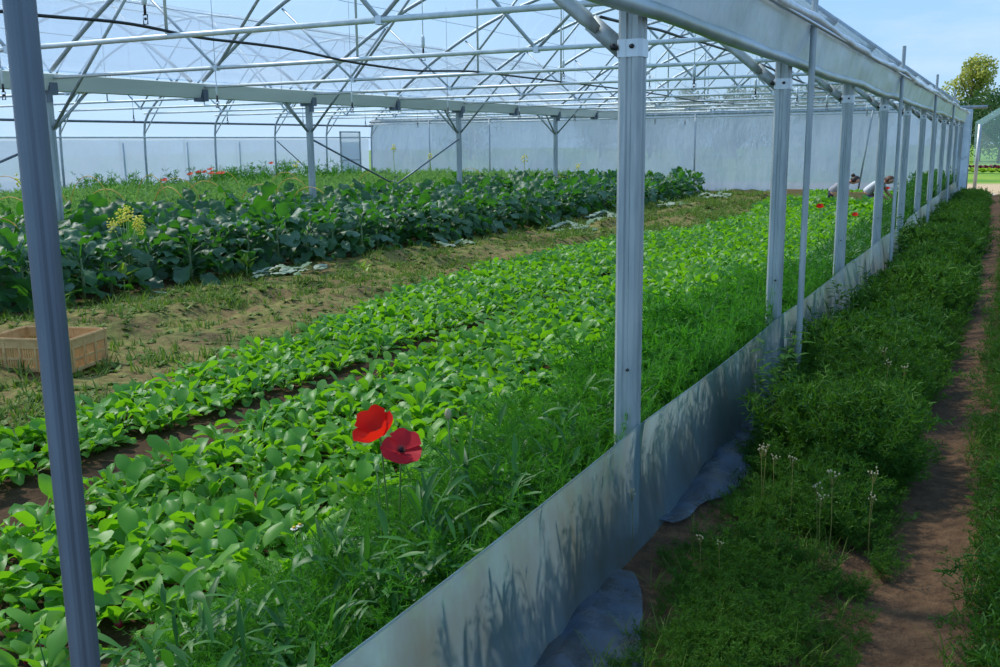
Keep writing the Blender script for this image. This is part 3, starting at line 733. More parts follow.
# sparse growth on the bare strip
sg, sl_ = [], []
LOWT = []
for i in range(5):
    random.seed(500 + i); c = Cloud()
    for j in range(7):
        c.add(*leaf(R_(.02, .05), lambda t: .009 * math.sin(PI * min(1, t * .9 + .07)), R_(.1, .9), R_(-.4, .3), 3, 2, 0, 0, R_(0, 6.28)))
    LOWT.append(c.arrays())
random.seed(33)
for i in range(17000):
    y = 2.6 + 26 * R_(0, 1) ** 1.4; x = R_(-7.95, -4.25)
    if x > left_edge(y) + .1: continue
    if vnoise(x, y * .5, .55, 61) + .5 * vnoise(x, y, .2, 62) < -.04 and R_(0, 1) < .75: continue
    (sl_ if R_(0, 1) < .72 else sg).append((x, y, float(ground_h(x, y)), R_(0, 6.28), R_(.7, 1.7) if y < 14 else R_(1.1, 2.2)))
tag(link('soil_weeds', scatter(LOWT, sl_).mesh('soil_weeds', WEED_L)), 'tiny seedlings scattered over the bare soil strip', 'seedlings', kind='stuff')
tag(link('soil_grass', scatter([blades(520 + i, 7, .09, .004) for i in range(3)], sg).mesh('soil_grass', WEED_L)), 'short grass sprouting on the bare soil strip', 'grass', kind='stuff')

# ---- broad-leaved weeds near the poppies, and dark herbs hugging the skirt
random.seed(44)
def dock_arrays(seed, n, L, W, e=(.9, 1.45)):
    random.seed(seed); c = Cloud()
    for i in range(n):
        LL = L * R_(.6, 1.1); WW = W * R_(.7, 1.1); e0 = R_(*e)
        wf = lambda t, WW=WW: max(.003, WW * math.sin(PI * min(1, t * .97 + .02)) ** .9)
        c.add(*leaf(LL, wf, e0, e0 - R_(.2, 1.3), 8, 3, .25, .004, i * 2.4 + R_(-.5, .5), (R_(-.06, .06), R_(-.06, .06), R_(0, .30) if n > 20 else R_(0, .1)), R_(-.8, .8)))
    return c.arrays()
DK = [big_mesh('broad_weed', *dock_arrays(600 + i, 46, .14, .0075, (.5, 1.4))[:2], DOCK) for i in range(4)]
for i, (u, v, x, s) in enumerate(((470, 520, -1.42, 1.0), (500, 500, -1.38, 1.15), (540, 470, -1.36, 1.1), (520, 470, -1.5, 1.2), (560, 450, -1.36, 1.0), (460, 560, -1.32, .9), (440, 500, -1.6, 1.0), (575, 440, -1.4, .9), (410, 560, -1.5, .8), (520, 520, -1.28, .95))):
    y = [2.05, 2.35, 2.75, 2.7, 3.0, 1.75, 2.15, 3.1, 1.8, 2.2][i]
    o = link('broad_leaf_weed', DK[i % 4]); o.location = (x - .06, y, 0); o.scale = (s, s, s * 1.15); o.rotation_euler = (0, 0, i * 1.3)
    tag(o, 'broad leaved green weed between the two big poppies and the nearest ribbed post', 'weed', 'broad leaved weeds inside the skirt')
LW = [dock_arrays(620 + i, 34, .085, .0075, (.4, 1.4)) for i in range(4)]
lw = [(-1.26 - abs(random.triangular(0, .6, .1)), R_(1.3, 14), 0, R_(0, 6.28), R_(.9, 1.5)) for _ in range(260)]
tag(link('leafy_weeds', behind_skirt(scatter(LW, lw)).mesh('leafy_weeds', DOCK)), 'small leafy weeds mixed into the feathery growth inside the skirt', 'weeds', kind='stuff')
HB = []
for i in range(3):
    random.seed(640 + i); c = Cloud()
    for st in range(4):
        az = R_(0, 6.28); til = R_(.05, .35); H = R_(.34, .5); d = np.array((math.cos(az) * math.sin(til), math.sin(az) * math.sin(til), math.cos(til)))
        c.add(*quads(np.array([[0, 0, 0.]]), np.array([d * H]), .006))
        for q in range(24):
            t = R_(.2, 1); wf = lambda t: .013 * math.sin(PI * min(1, t * .92 + .05))
            c.add(*leaf(R_(.04, .08), wf, R_(-.1, .8), R_(-.6, .2), 3, 3, .2, 0, R_(0, 6.28), tuple(d * H * t)))
    HB.append(c.mesh('dark_herb', WEED))
for i, (x, y, s, lab) in enumerate(((-1.02, 4.75, 1.0, 'dark leafy herb leaning on the skirt just left of the second guide pole'), (-.98, 5.25, 1.05, 'dark leafy herb in front of the skirt next to the second guide pole'), (-1.02, 7.55, 1.05, 'dark leafy herb against the skirt past the second guide pole'),
                              (-1.0, 8.4, .9, 'dark upright herb before the skirt near the third ribbed post'), (-1.04, 11.9, 1.2, 'dark herb leaning over the skirt beside the third guide pole'), (-1.06, 13.2, 1.3, 'dark herb growing through the gap in the skirt'), (-1.3, 12.9, 1.25, 'dark herb rising behind the gap in the skirt'),
                              (-1.25, 9.0, 1.2, 'dark herb climbing the third ribbed post from inside'))):
    o = link('dark_herb', HB[i % 3]); o.location = (x, y, 0); o.scale = (s, s, s); o.rotation_euler = (0, 0, i * 2.1); tag(o, lab, 'herb', 'dark herbs along the skirt')
# pale dried flower heads outside
random.seed(71)
def umbel(seed):
    random.seed(seed); m = MB(); m.m = 0; m.tube([(0, 0, 0), (.01, 0, .15), (.0, .01, .3)], .0018, 4)
    for i in range(7):
        a = i * .9; e = (cos(a) * .03 * R_(.3, 1.2), sin(a) * .03 * R_(.3, 1.2), .3 + R_(.005, .03)); m.m = 0; m.tube([(0, 0, .27), e], .001, 3); m.m = 1; m.ball(e, (.006, .006, .004), 5, 3)
    return m.mesh('dried_flower', [STRAW, DRYB])
UM = [umbel(i) for i in range(3)]
for i, (u, v, h) in enumerate(((832, 478, .34), (818, 490, .3), (822, 500, .28), (874, 477, .3), (872, 500, .25), (765, 450, .28), (792, 462, .28), (762, 453, .3), (775, 460, .26), (905, 370, .3), (888, 365, .3), (884, 352, .3), (700, 540, .2), (632, 495, .25), (720, 545, .18))):
    d = CF * FPX + CR * (u - 500) - CU * (v - 333.5); tt = (h - 1.464) / d[2]; P = EYE + d * tt
    o = link('dried_flower_head', UM[i % 3]); o.location = (P[0], P[1], 0); o.scale = (h / .3 * .62, h / .3 * .62, h / .3); o.rotation_euler = (0, 0, i); tag(o, 'small pale dried flower head standing in the dark weeds outside', 'flower head', 'dried flower heads in the weeds')

# ------------------------------------------------------------------ poppies
def petal(Rr, op, az, ruff, mat, parent, c=(0, 0, 0)):
    V = []; nu, nv = 7, 9
    for i in range(nu):
        r = i / (nu - 1)
        for j in range(nv):
            s = (j / (nv - 1) - .5) * 2; th = s * 1.0 * (.72 + .28 * r ** .5)
            rad = Rr * r * (1 - .12 * abs(s) ** 3 + .03 * sin(j * 2.3 + az))
            e = op * r ** .7; z = rad * math.sin(e) + ruff * r * r * sin(s * 7 + az * 3); hr = rad * math.cos(e)
            V.append((hr * cos(az + th), hr * sin(az + th), z))
    o = MB().grid(np.array(V).reshape(nu, nv, 3)).build('petal', mat, parent); o.location = c; return o
def poppy(loc, h, lean, size, opn, tilt, label, mat=PETAL, group='red poppies', seed=0, rz=0):
    random.seed(seed); t = empty('poppy', loc, 0, label, 'poppy', group)
    top = np.array((lean[0], lean[1], h))
    MB().tube([(0, 0, 0), (lean[0] * .2, lean[1] * .2, h * .45), (lean[0] * .75, lean[1] * .75, h * .85), tuple(top)], .0028, 6).build('stem', STEM, t)
    fl = empty('flower', tuple(top)); fl.parent = t; fl.rotation_euler = (tilt[0], tilt[1], rz)
    for i in range(4): petal(size * (1.08 if i % 2 else .95), opn + (.12 if i % 2 else -.05), i * PI / 2 + R_(-.15, .15), size * .06, mat, fl, (0, 0, .003 * (i % 2)))
    m = MB().ball((0, 0, .012), (.008, .008, .012), 8, 6)
    for i in range(16): m.tube([(0, 0, .004), (.018 * cos(i * .393), .018 * sin(i * .393), .016)], .0012, 3)
    m.build('flower_centre', DARKC, fl)
    return t
def at(u, v, x):
    d = CF * FPX + CR * (u - 500) - CU * (v - 333.5); return EYE + d * (x / d[0])
P = at(380, 436, -1.72); poppy((P[0] + .03, P[1], 0), P[2] + .0, (-.03, 0), .092, .62, (.35, -.5), 'large bright red poppy, higher of the two open in the foreground', seed=3, rz=.5)
P = at(401, 452, -1.66); poppy((P[0] - .02, P[1], 0), P[2], (.02, 0), .072, .25, (.5, .3), 'dusky red poppy with black centre, lower of the two in the foreground', PETAL_D, seed=5, rz=.2)
for (u, v, x, sz, lab) in ((820, 208, -1.75, .05, 'red poppy between the second guide pole and third ribbed post'), (855, 216, -1.55, .045, 'small red poppy just right of the third ribbed post'), (888, 189, -2.2, .05, 'red poppy in front of the woman in white')):
    P = at(u, v, x); poppy((P[0], P[1], 0), P[2], (0, 0), sz, .5, (.3, 0), lab, seed=int(u))
for i, (u, v, x) in enumerate(((164, 181, -16.5), (190, 175, -17.5), (198, 173, -18.2), (204, 173, -18), (210, 170, -18.5), (211, 174, -17.5), (218, 174, -17.8), (222, 174, -18.4), (271, 164, -18.6))):
    P = at(u, v, x); poppy((P[0], P[1], 0), P[2], (0, 0), .085, .4, (.2, .1), 'coral red poppy in the feathery crop near the side wall', PETAL_C, 'coral poppies near the side wall', seed=i)
def bud(u, v, x, s, mat, lab):
    P = at(u, v, x); t = empty('poppy_bud', (P[0], P[1], 0), 0, lab, 'poppy bud', 'poppy buds')
    MB().tube([(0, 0, 0), (.012, .0, P[2] * .5), (.004, 0, P[2] * .85), (0, 0, P[2] - s * 1.6)], .0022, 6).build('stem', STEM, t)
    m = MB().ball((0, 0, P[2]), (s, s, s * 1.75), 9, 8); m.build('bud', mat, t)
bud(448, 414, -1.5, .011, BUD, 'beige poppy bud standing above the weeds right of the red poppies')
bud(340, 532, -1.62, .010, STEM_L, 'hairy green poppy bud below the red poppies, left of the others'); bud(377, 468, -1.66, .008, STEM_L, 'green poppy bud just under the large red poppy')
bud(431, 498, -1.52, .009, STEM_L, 'green poppy bud under the dusky poppy')
def daisy(u, v, x, lab, big=True):
    P = at(u, v, x); t = empty('daisy', (P[0], P[1], 0), 0, lab, 'daisy', 'little daisies')
    MB().tube([(0, 0, 0), (.02, 0, P[2] * .6), (0, 0, P[2])], .0015, 5).build('stem', STEM, t)
    m = MB()
    for i in range(10):
        a = i * .628; m.grid(np.array([[(cos(a + q) * r, sin(a + q) * r, P[2] + .002 - .004 * r / .01) for q in (-.22, .22)] for r in (.003, .008, .011)]))
    m.build('petals', BLOOM_W, t); MB().ball((0, 0, P[2] + .002), (.0055, .0055, .004), 7, 4).build('flower_centre', plain('daisy_yellow', srgb(232, 176, 40)), t)
daisy(300, 525, -1.72, 'yellow centred daisy at the edge of the radish leaves, right of a pair'); daisy(294, 528, -1.75, 'yellow centred daisy at the edge of the radish leaves, left of a pair'); daisy(264, 629, -1.7, 'whitish daisy low down at the near corner of the weeds')
# flowering kale and the young pale plants
P = at(125, 214, -8.05)
t = empty('flowering_brassica', (P[0], P[1], 0), 0, 'pale yellow flowering brassica stalk in front of the dark kale', 'flowering plant')
random.seed(81); stm = MB(); fl = MB()
for i in range(9):
    a = R_(0, 6.28); r = R_(.03, .2); tip = (cos(a) * r, sin(a) * r, P[2] + R_(-.14, .05)); stm.tube([(0, 0, .1), (cos(a) * r * .4, sin(a) * r * .4, P[2] * .6), tip], .004, 5)
    for q in range(26): fl.ball((tip[0] + R_(-.035, .035), tip[1] + R_(-.035, .035), tip[2] + R_(-.09, .05)), (.012, .012, .008), 5, 3)
stm.build('stalks', STEM_L, t); fl.build('blossom', BLOOM, t)
YP = dock_arrays(700, 9, .2, .035, (.5, 1.3))
YPM = big_mesh('young_leaves', YP[0] + np.array((0, 0, .1)), YP[1], leafmat('young_leaf', srgb(120, 156, 50), srgb(150, 180, 70), srgb(150, 190, 50)))
for (x, y, s, lab) in ((-7.95, 7.05, 1.0, 'pale green young plant on the soil below the yellow flowers'), (-7.7, 8.6, .85, 'pale young plant beside the heap of wilted leaves'), (-6.35, 9.0, .6, 'thin young plant standing alone in the middle of the bare strip'), (-7.6, 6.0, .7, 'young pale plant behind the tan crate')):
    t = empty('young_plant', (x, y, 0), 0, lab, 'young plant', 'young plants on the bare strip'); t.scale = (s,) * 3
    link('leaves', YPM, t); MB().tube([(0, 0, -.02), (0, .005, .13)], .006, 6).build('stem', STEM_L, t)
# small yellow flowers far off
for i, (u, v, x) in enumerate(((393, 147, -14.5), (430, 155, -15.5), (524, 157, -11.2), (578, 166, -11.2), (296, 163, -16.5), (20, 178, -13.5))):
    P = at(u, v, x); t = empty('yellow_flower_stalk', (P[0], P[1], 0), 0, 'yellow flower stalk above the crop, ' + ['before the gable corner', 'between the gable corner and third inner post', 'between the third and fourth inner posts', 'right of the fourth inner post', 'just left of the second inner post', 'at the left pole'][i], 'flower stalk', 'yellow flower stalks')
    MB().tube([(0, 0, 0), (.03, 0, P[2] * .5), (0, 0, P[2])], .008, 5).build('stem', STEM_L, t); m = MB(); random.seed(i)
    for q in range(18): m.ball((R_(-.07, .07), R_(-.07, .07), P[2] + R_(-.12, .06)), .018, 5, 3)
    m.build('blossom', BLOOM, t)

# ------------------------------------------------------------------ yellow hoops
for (u, v, x, wpx, hpx) in ((50, 188, -12.4, 2, 0), (88, 176, -13.8, 0, 0), (106, 189, -11.9, 0, 0), (150, 175, -14.2, 0, 0), (176, 178, -13.6, 0, 0), (168, 187, -11.7, 0, 0), (222, 171, -16, 0, 0), (205, 181, -12.6, 0, 0), (202, 206, -9.6, 0, 0), (262, 184, -12.0, 0, 0), (292, 178, -13.4, 0, 0), (430, 190, -9.8, 0, 0),
                         (360, 182, -11.6, 0, 0), (370, 172, -14.2, 0, 0), (470, 168, -13.2, 0, 0), (560, 176, -9.9, 0, 0), (690, 171, -9.0, 0, 0), (10, 197, -11.8, 0, 0), (5, 176, -14, 0, 0), (500, 182, -10.1, 0, 0), (310, 187, -10.4, 0, 0), (0, 218, -9.4, 0, 0), (285, 172, -15.5, 0, 0)):
    P = at(u, v, x); top = min(max(P[2], .62), 1.05)
    o = MB().tube([(-.55 * cos(PI * i / 16), 0, top * math.sin(PI * i / 16) ** .8) for i in range(17)], .0062, 6).build('crop_hoop', YELLOW)
    o.location = (P[0], P[1], 0); o.rotation_euler = (0, 0, R_(-.2, .2)); tag(o, 'thin yellow hoop arching out of the crop beds on the left', 'hoop', 'yellow crop hoops')

# ------------------------------------------------------------------ crate
def crate(loc, rz, label, s=(.62, .42, .225), detail=True):
    t = empty('harvest_crate', loc, rz, label, 'crate', 'tan harvest crates')
    L, W, H = s; th = .012
    def wall(name, cx, cyy, lx, ly, along):
        m = MB(); n = int((lx if along == 'x' else ly) / .017); Lw = lx if along == 'x' else ly
        pos = lambda q: (cx + q, cyy) if along == 'x' else (cx, cyy + q)
        dim = lambda q: (q, th) if along == 'x' else (th, q)
        def seg(q, wq, z, h, f=1.0):
            p = pos(q); d = dim(wq); m.box((p[0], p[1], z), (d[0] * (1 if along == 'x' else f), d[1] * (1 if along == 'y' else f), h))
        seg(0, Lw, .012, .024); seg(0, Lw, H - .03, .06, 1.15); seg(0, Lw + .012, H - .006, .012, 2.2); seg(0, Lw, .085, .014); seg(0, Lw, H - .062, .010, 1.9)
        for i in range(n + 1):
            q = -Lw / 2 + .004 + i * (Lw - .008) / n; seg(q, .0075, H / 2 - .015, H - .05, .7)
        ribs = 5 if along == 'x' else 3
        for i in range(ribs + 1): seg(-Lw / 2 + .02 + i * (Lw - .04) / ribs, .018, H / 2 - .01, H - .03, 1.8)
        return m.build(name, CRATE, t, False)
    wall('long_side', 0, -W / 2, L, th, 'x'); wall('long_side', 0, W / 2, L, th, 'x'); wall('short_side', -L / 2, 0, th, W, 'y'); wall('short_side', L / 2, 0, th, W, 'y')
    b = MB()
    for i in range(19): b.box((0, -W / 2 + .02 + i * (W - .04) / 18, .010), (L, .012, .012))
    for i in range(9): b.box((-L / 2 + .03 + i * (L - .06) / 8, 0, .006), (.014, W, .010))
    b.build('crate_base', CRATE, t, False)
    return t
crate((-5.77, 4.42, .0), math.radians(17), 'tan slatted plastic crate on the bare soil strip at the left')
crate((-4.32, 22.9, .0), .1, 'tan crate far off, left of the kneeling person in grey', (.62, .42, .36)); crate((-3.0, 22.3, .0), .15, 'tan crate between the two kneeling people', (.62, .42, .34))

# ------------------------------------------------------------------ hoses and sprinklers
for (pts, x, lab) in (([(-60, 4), (0, 12), (60, 18), (130, 22), (190, 38), (240, 42), (300, 50), (340, 61), (412, 71), (470, 71), (545, 80)], -6.05, 'black sagging hose crossing the roof space from the left edge'), ([(600, 17), (643, 28), (660, 29), (679, 37), (694, 40), (715, 47), (735, 53)], -3.0, 'black sagging hose near the open side, above the second post')):
    Q3 = [at(u, v, x) for u, v in pts]; y0_, y1_ = Q3[0][1], Q3[-1][1]
    yy = [q[1] for q in Q3]; zz = [q[2] for q in Q3]; ye = np.arange(yy[0], yy[-1] + 12, .12)
    zi = np.interp(ye, yy + [yy[-1] + 4, yy[-1] + 8, yy[-1] + 12], zz + [2.36, 2.30, 2.36]); ker = np.ones(7) / 7; zs = np.convolve(np.pad(zi, 3, mode='edge'), ker, 'valid')
    o = MB().tube([(x + .05 * float(vnoise(y, 2, 1.2, 81)), y, z) for y, z in zip(ye, zs)], .013, 6).build('irrigation_hose', BLACK); tag(o, lab, 'hose')
def sprinkler(x, y, z, lab, grp, top=3.6, big=True):
    t = empty('hanging_sprinkler', (x, y, 0), 0, lab, 'sprinkler', grp)
    MB().tube([(0, 0, top), (0, 0, z + .1)], .005 if big else .003, 5).build('drop_tube', WHITE if big else WIRE, t)
    MB().tube([(0, 0, z + .24), (0, 0, z + .22), (0, 0, z + .12), (0, 0, z + .10)], [.008, .02 if big else .01, .02 if big else .01, .008], 8).build('weight', GALV_L, t)
    m = MB().tube([(0, 0, z + .10), (0, 0, z + .03)], .011, 6).tube([(-.022, 0, z + .03), (-.022, 0, z - .04), (.022, 0, z - .04), (.022, 0, z + .03), (-.022, 0, z + .03)], .006, 5).ball((0, 0, z), .012, 6, 4); m.build('nozzle', BLACK, t)
for i, y in enumerate((5.79, 9.9, 13.9, 17.9, 21.9, 25.9)):
    sprinkler(-6.05, y, 2.44, 'hanging sprinkler with weight and black nozzle on the middle line, ' + ORD[i] + ' from the left', 'sprinklers of the middle line', 4.1)
for i, y in enumerate((6.2, 9.0, 11.7, 14.4, 17.1, 19.8, 22.5, 25.2, 27.9)):
    sprinkler(-8.35, y, 1.95, 'small thin hanging sprinkler on the line over the soil strip, ' + ORD[i] + ' from the left', 'sprinklers over the soil strip', 3.65, False)
for i, y in enumerate((11.0, 14.0, 17.0, 20.0, 23.0, 26.0, 28.5)):
    sprinkler(-3.2, y, 2.06, 'small hanging sprinkler on the line over the radish beds, ' + ORD[i] + ' from the camera', 'sprinklers over the radish beds', 3.4)
for i, y in enumerate((11.0, 13.5, 16.0, 18.5, 21.0, 23.5)):
    sprinkler(-14.6, y, 1.95, 'thin hanging sprinkler over the feathery crop, ' + ORD[i] + ' from the left', 'sprinklers over the feathery crop', 4.0, False)
# ------------------------------------------------------------------ people
SKIN = plain('skin', srgb(206, 152, 122), .55); 
def skinned(name, verts, edges, mat, parent, sub=2, root=0):
    me = bpy.data.meshes.new(name); me.from_pydata([v[:3] for v in verts], edges, []); me.materials.append(mat)
    o = bpy.data.objects.new(name, me); COL.objects.link(o); o.parent = parent
    md = o.modifiers.new('skin', 'SKIN'); md.use_smooth_shade = True; md.branch_smoothing = .3
    for i, v in enumerate(verts):
        r = v[3]; sv = me.skin_vertices[0].data[i]; sv.radius = (r, r) if np.isscalar(r) else r; sv.use_root = (i == root)
    s = o.modifiers.new('sub', 'SUBSURF'); s.levels = sub; s.render_levels = sub
    return o
def person(loc, rz, label, shirt, trousers, hair, bun, reach):
    """kneeling back on the heels, torso bent forward (+X), arms down to the plants"""
    t = empty('person', loc, rz, label, 'person')
    V = []; E = []
    def add(x, y, z, r, frm=None):
        V.append((x, y, z, r))
        if frm is not None: E.append((frm, len(V) - 1))
        return len(V) - 1
    pel = add(-.20, 0, .30, (.13, .11)); w1 = add(-.12, 0, .40, (.125, .10), pel); ch = add(.04, 0, .52, (.145, .11), w1); up = add(.16, 0, .585, (.13, .09), ch)
    nk = add(.24, 0, .61, .05, up); nk2 = add(.285, 0, .615, .05, nk)
    h1 = add(.33, 0, .605, .072, nk2); h2 = add(.375, 0, .63, .092, h1); h3 = add(.40, 0, .675, .085, h2); h4 = add(.405, 0, .72, .05, h3)
    ns = add(.465, 0, .615, .016, h2)
    for s in (-1, 1):
        add(.365, s * .098, .635, .018, h2)                       # ears
        hip = add(-.17, s * .10, .27, .095, pel); kn = add(.16, s * .13, .10, .065, hip); kb = add(.13, s * .13, .06, .055, kn); an = add(-.22, s * .12, .055, .042, kb); to = add(-.36, s * .12, .05, .03, an)
        sh = add(.15, s * .17, .56, .06, up); el = add(.22 + reach * .3, s * .24, .36, .042, sh); wr = add(.36 + reach, s * .17, .22, .029, el); pm = add(.41 + reach, s * .16, .18, (.036, .022), wr)
        for f in range(4):
            a = add(.45 + reach, s * (.185 - .018 * f), .15, .010, pm); add(.462 + reach + .004 * f, s * (.187 - .018 * f), .115 - .004 * (1.5 - abs(f - 1.5)), .008, a)
        th = add(.40 + reach, s * .115, .16, .011, pm); add(.425 + reach, s * .105, .135, .009, th)
    skinned('body', V, E, SKIN, t)
    k = 1.13
    ix = lambda keep: None
    S = [(-.18, 0, .33, (.14, .125)), (-.12, 0, .40, (.142, .118)), (.04, 0, .525, (.164, .128)), (.155, 0, .585, (.14, .102)), (.215, 0, .605, .066)]
    SE = [(0, 1), (1, 2), (2, 3), (3, 4)]
    for s in (-1, 1):
        b = len(S); S += [(.15, s * .165, .562, .074), (.185 + reach * .12, s * .205, .47, .060)]; SE += [(3, b), (b, b + 1)]
    skinned('shirt', S, SE, shirt, t)
    T = [(-.20, 0, .29, (.145, .125)), (-.15, 0, .36, (.14, .115))]; TE = [(0, 1)]
    for s in (-1, 1):
        b = len(T); T += [(-.17, s * .10, .26, .108), (.16, s * .13, .10, .077), (.12, s * .13, .06, .066), (-.20, s * .12, .06, .054)]; TE += [(0, b), (b, b + 1), (b + 1, b + 2), (b + 2, b + 3)]
    skinned('trousers', T, TE, trousers, t)
    m = MB()
    cx, cz = .365, .655; Vh = []
    for i in range(9):
        th_ = PI * .5 * i / 8 * 1.35
        for j in range(16):
            a = j * PI / 8; r = .108 * math.sin(th_); z = .105 * math.cos(th_)
            if th_ > 1.25 and cos(a) > .3: z = .105 * math.cos(1.25); r = .1 * math.sin(1.25)
            Vh.append((r * 1.02 * cos(a), r * .98 * sin(a), z))
    Vh = np.array(Vh); an_ = .55; Vh = np.stack([Vh[:, 0] * cos(an_) + Vh[:, 2] * sin(an_) * -1 * -0.0 + 0, Vh[:, 1], Vh[:, 2]], -1)
    m.add(Vh * np.array((1.2, 1, 1)) + np.array((cx + .01, 0, cz)), [(i * 16 + j, (i + 1) * 16 + j, (i + 1) * 16 + (j + 1) % 16, i * 16 + (j + 1) % 16) for i in range(8) for j in range(16)])
    if bun: m.ball((cx - .05, 0, cz + .11), (.05, .05, .045), 9, 7)
    else: m.tube([(cx - .08, 0, cz + .03), (cx - .13, .01, cz - .01), (cx - .14, .02, cz - .10)], [.045, .04, .02], 8)
    m.build('hair', hair, t)
    ey = MB()
    for s in (-1, 1): ey.ball((.452, s * .034, .652), (.010, .012, .008), 6, 5)
    ey.build('eyes', plain('eye_dark', srgb(40, 32, 30), .3), t)
    MB().tube([(.448, -.026, .578), (.456, 0, .576), (.448, .026, .578)], .006, 5).build('mouth', plain('lips', srgb(170, 96, 88), .5), t)
    return t
CLOTH_G = plain('grey_tee', srgb(168, 164, 168), .9, 0, srgb(150, 146, 152), 12); CLOTH_D = plain('dark_trousers', srgb(40, 46, 58), .9)
CLOTH_W = plain('white_tee', srgb(222, 226, 232), .9); CLOTH_B = plain('blue_trousers', srgb(66, 84, 118), .9)
HAIR_D = plain('dark_hair', srgb(44, 30, 26), .6, 0, srgb(62, 42, 34), 60); HAIR_R = plain('auburn_hair', srgb(104, 60, 40), .6, 0, srgb(78, 44, 32), 60)
pa = person((-3.28, 22.6, .0), .15, 'kneeling person in a grey shirt with dark hair in a bun, bent over the radishes', CLOTH_G, CLOTH_D, HAIR_D, True, .02)
pb = person((-2.58, 22.8, .0), -.25, 'kneeling person in a white shirt with auburn hair, reaching down beside a ribbed post', CLOTH_W, CLOTH_B, HAIR_R, False, .05)
pa.scale = pb.scale = (.91, .91, .91)

# ------------------------------------------------------------------ beyond the greenhouse
def leaf_cloud(seed, blobs, n, size):
    r = np.random.default_rng(seed); P = []
    tot = sum(b[3] ** 2 for b in blobs)
    for (x, y, z, rad, fl) in blobs:
        k = int(n * rad ** 2 / tot); d = r.normal(size=(k, 3)); d /= np.linalg.norm(d, axis=1)[:, None]
        P.append(np.array((x, y, z)) + d * (rad * r.uniform(.35, 1.05, k) ** .6)[:, None] * np.array((1, 1, fl)))
    P = np.vstack(P); a = r.normal(size=P.shape); a /= np.linalg.norm(a, axis=1)[:, None]; b = np.cross(a, r.normal(size=P.shape)); b /= np.linalg.norm(b, axis=1)[:, None]
    s = (size * r.uniform(.6, 1.3, len(P)))[:, None]
    V = np.stack([P - a * s, P - b * s * .6, P + a * s, P + b * s * .6], 1).reshape(-1, 3)
    return V, np.arange(len(P) * 4).reshape(-1, 4)
def tree(x, y, H, rad, mat, label, seed, kind='round', n=5000):
    t = empty('tree', (x, y, 0), 0, label, 'tree', 'trees beyond the field'); random.seed(seed)
    bl = []
    if kind == 'tall':
        for i in range(26): 
            f = R_(.2, .88); rr = rad * math.sin(PI * (f * .80 + .14)) ** .8 * R_(.0, .85); a = R_(0, 6.28); bl.append((cos(a) * rr, sin(a) * rr, H * f, rad * R_(.16, .36), 1.3))
    else:
        for i in range(20):
            f = R_(.15, .85); rr = rad * math.sin(PI * (f * .85 + .12)) ** .6 * R_(0, .8); a = R_(0, 6.28); bl.append((cos(a) * rr, sin(a) * rr, H * f, rad * R_(.3, .5), .85))
    tr = MB().tube([(0, 0, -.1), (.1, 0, H * .4), (0, .1, H * .85)], [H * .022, H * .016, H * .004], 8)
    for i in range(9):
        a = i * 2.4; z = H * R_(.3, .7); tr.tube([(0, 0, z), (cos(a) * rad * .4, sin(a) * rad * .4, z + H * .12), (cos(a) * rad * .75, sin(a) * rad * .75, z + H * .22)], [H * .007, H * .005, H * .002], 5)
    tr.build('trunk', BARK, t)
    link('crown', big_mesh('crown', *leaf_cloud(seed, bl, n, (.11 if kind == 'tall' else .16) * H / 8), mat), t)
T_Y = leafmat('poplar_leaf', srgb(142, 150, 74), srgb(182, 184, 106), srgb(190, 194, 100), .5, .6, .2, (srgb(124, 132, 58), .5))
T_D = leafmat('dark_tree_leaf', srgb(34, 66, 38), srgb(64, 98, 54), srgb(70, 110, 40), .3, .6, .3, (srgb(48, 82, 46), .5))
def bearing(u, dist): # a spot on the ground at a given column and distance
    d = CF * FPX + CR * (u - 500) + CU * (333.5 - 140); d = d / np.hypot(d[0], d[1]); return d[0] * dist, d[1] * dist
x, y = bearing(967, 80); tree(x, y, 7.7, 2.2, T_Y, 'tall yellow green poplar rising above the gable rail', 801, 'tall', 6500)
x, y = bearing(1004, 78); tree(x, y, 5.6, 1.6, T_Y, 'thinner olive tree at the right edge beside the poplar', 802, 'tall', 1700)
for i, (u, d, H, r, lab) in enumerate(((962, 70, 4.2, 1.8, 'dark green tree right behind the end panel'), (980, 72, 4.6, 2.2, 'dark green tree below the poplar'), (1000, 66, 4.4, 2.3, 'dark green tree behind the netting at the right edge'), (1020, 70, 4.6, 2.4, 'dark green tree just past the right edge of the netting'),
                              (650, 95, 6.6, 3.2, 'tree showing through the gable film right of the nearest ribbed post'), (690, 100, 7.0, 2.6, 'tree showing through the gable film, midway between the first two ribbed posts'), (735, 92, 7.0, 3.0, 'tree showing through the gable film left of the second ribbed post'), (775, 96, 7.4, 3.0, 'tree showing through the gable film behind the second ribbed post'),
                              (815, 90, 7.2, 3.0, 'tree showing through the gable film past the second guide pole'), (860, 94, 7.2, 3.2, 'tree showing through the gable film behind the third ribbed post'), (600, 98, 5.6, 3.0, 'tree showing through the gable film left of the nearest ribbed post'), (470, 95, 5.4, 3.4, 'tree showing through the film above the third inner post'))):
    x, y = bearing(u, d); tree(x, y, H, r, T_D, lab, 820 + i, 'round', 3600)
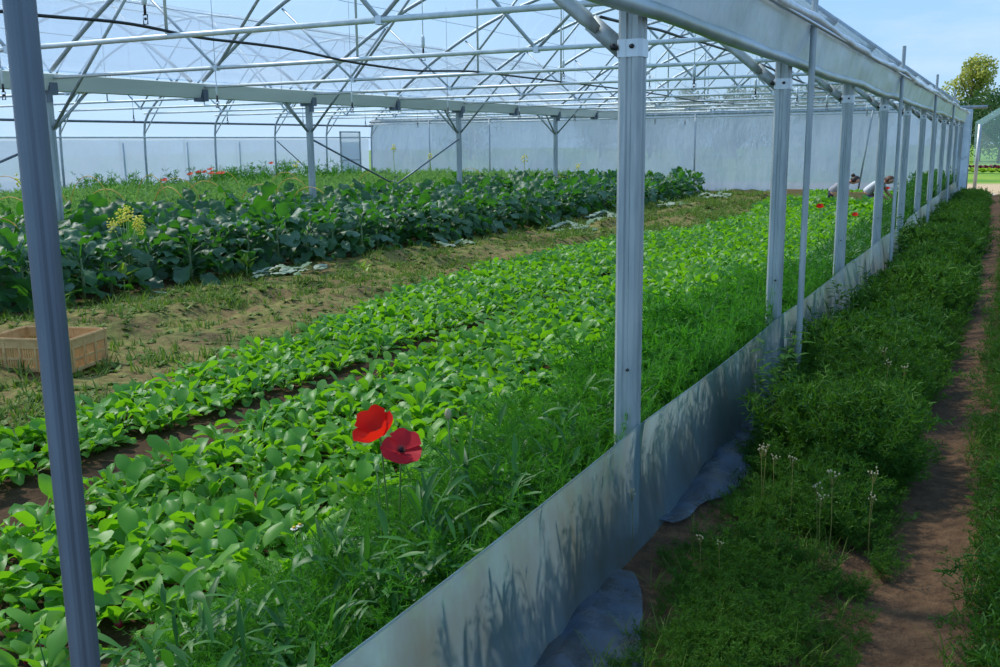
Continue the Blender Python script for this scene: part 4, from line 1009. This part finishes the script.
# lettuce rows
def lettuce_arrays(seed):
    random.seed(seed); c = Cloud()
    for i in range(12):
        wf = lambda t: .07 * math.sin(PI * min(1, t * .85 + .1)) + .01
        c.add(*leaf(R_(.16, .24), wf, R_(.2, 1.2), R_(.1, 1.1), 4, 3, .3, .01, i * 2.4))
    return c.arrays()
LA = lettuce_arrays(5)
LR = big_mesh('red_lettuce', LA[0], LA[1], leafmat('red_lettuce_leaf', srgb(84, 34, 56), srgb(110, 52, 70), srgb(120, 50, 60)))
LG = big_mesh('green_lettuce', LA[0], LA[1], leafmat('green_lettuce_leaf', srgb(150, 190, 50), srgb(176, 206, 74), srgb(170, 200, 60)))
for i in range(44):
    o = link('red_lettuce', LR); o.location = (-2.2 + (i % 22) * .34, 50.5 + (i // 22) * .9, 0); o.scale = (1.5, 1.5, 1.3); o.rotation_euler = (0, 0, i); tag(o, 'dark red lettuce in the row across the field beyond the gable', 'lettuce', 'red lettuces of the far rows')
for i in range(20):
    o = link('green_lettuce', LG); o.location = (-2.0 + i * .34, 47.5, 0); o.scale = (1.5, 1.5, 1.2); o.rotation_euler = (0, 0, i); tag(o, 'bright green lettuce in the row just before the red lettuces', 'lettuce', 'green lettuces of the far row')
NET = filmmat('green_bird_netting', (.82, .92, .94, 1), .72, (.42, .56, .62, 1), .02, .5)
t = empty('bird_netting', (0, 0, 0), 0, 'pale netting stretched on posts across the field at the right edge', 'netting')
P = np.array([[(-1.6 + 9.0 * i / 12, 55 - 2.0 * j / 1, [0, 2.2 + 3.0 * min(1, i / 6)][j]) for j in (0, 1)] for i in range(13)]); MB().grid(P).build('net_sheet', NET, t)
P = np.array([[(-1.6 + 9.0 * i / 12, 53 + 14 * j / 4, 2.2 + 3.0 * min(1, i / 6)) for j in range(5)] for i in range(13)]); MB().grid(P).build('net_roof', NET, t)
for xx, hh in ((1.4, 3.9), (4.4, 5.2)): MB().tube([(xx, 53, 0), (xx, 53, hh)], .05, 6).build('net_post', GALV_L, t)
P0 = (-.82, 30.9)
o = MB().tube([(P0[0], P0[1], 0), (P0[0] + .02, P0[1], 1.84)], .05, 8).build('field_post', GALV); tag(o, 'pale upright post standing in the sunny soil past the gable', 'post')
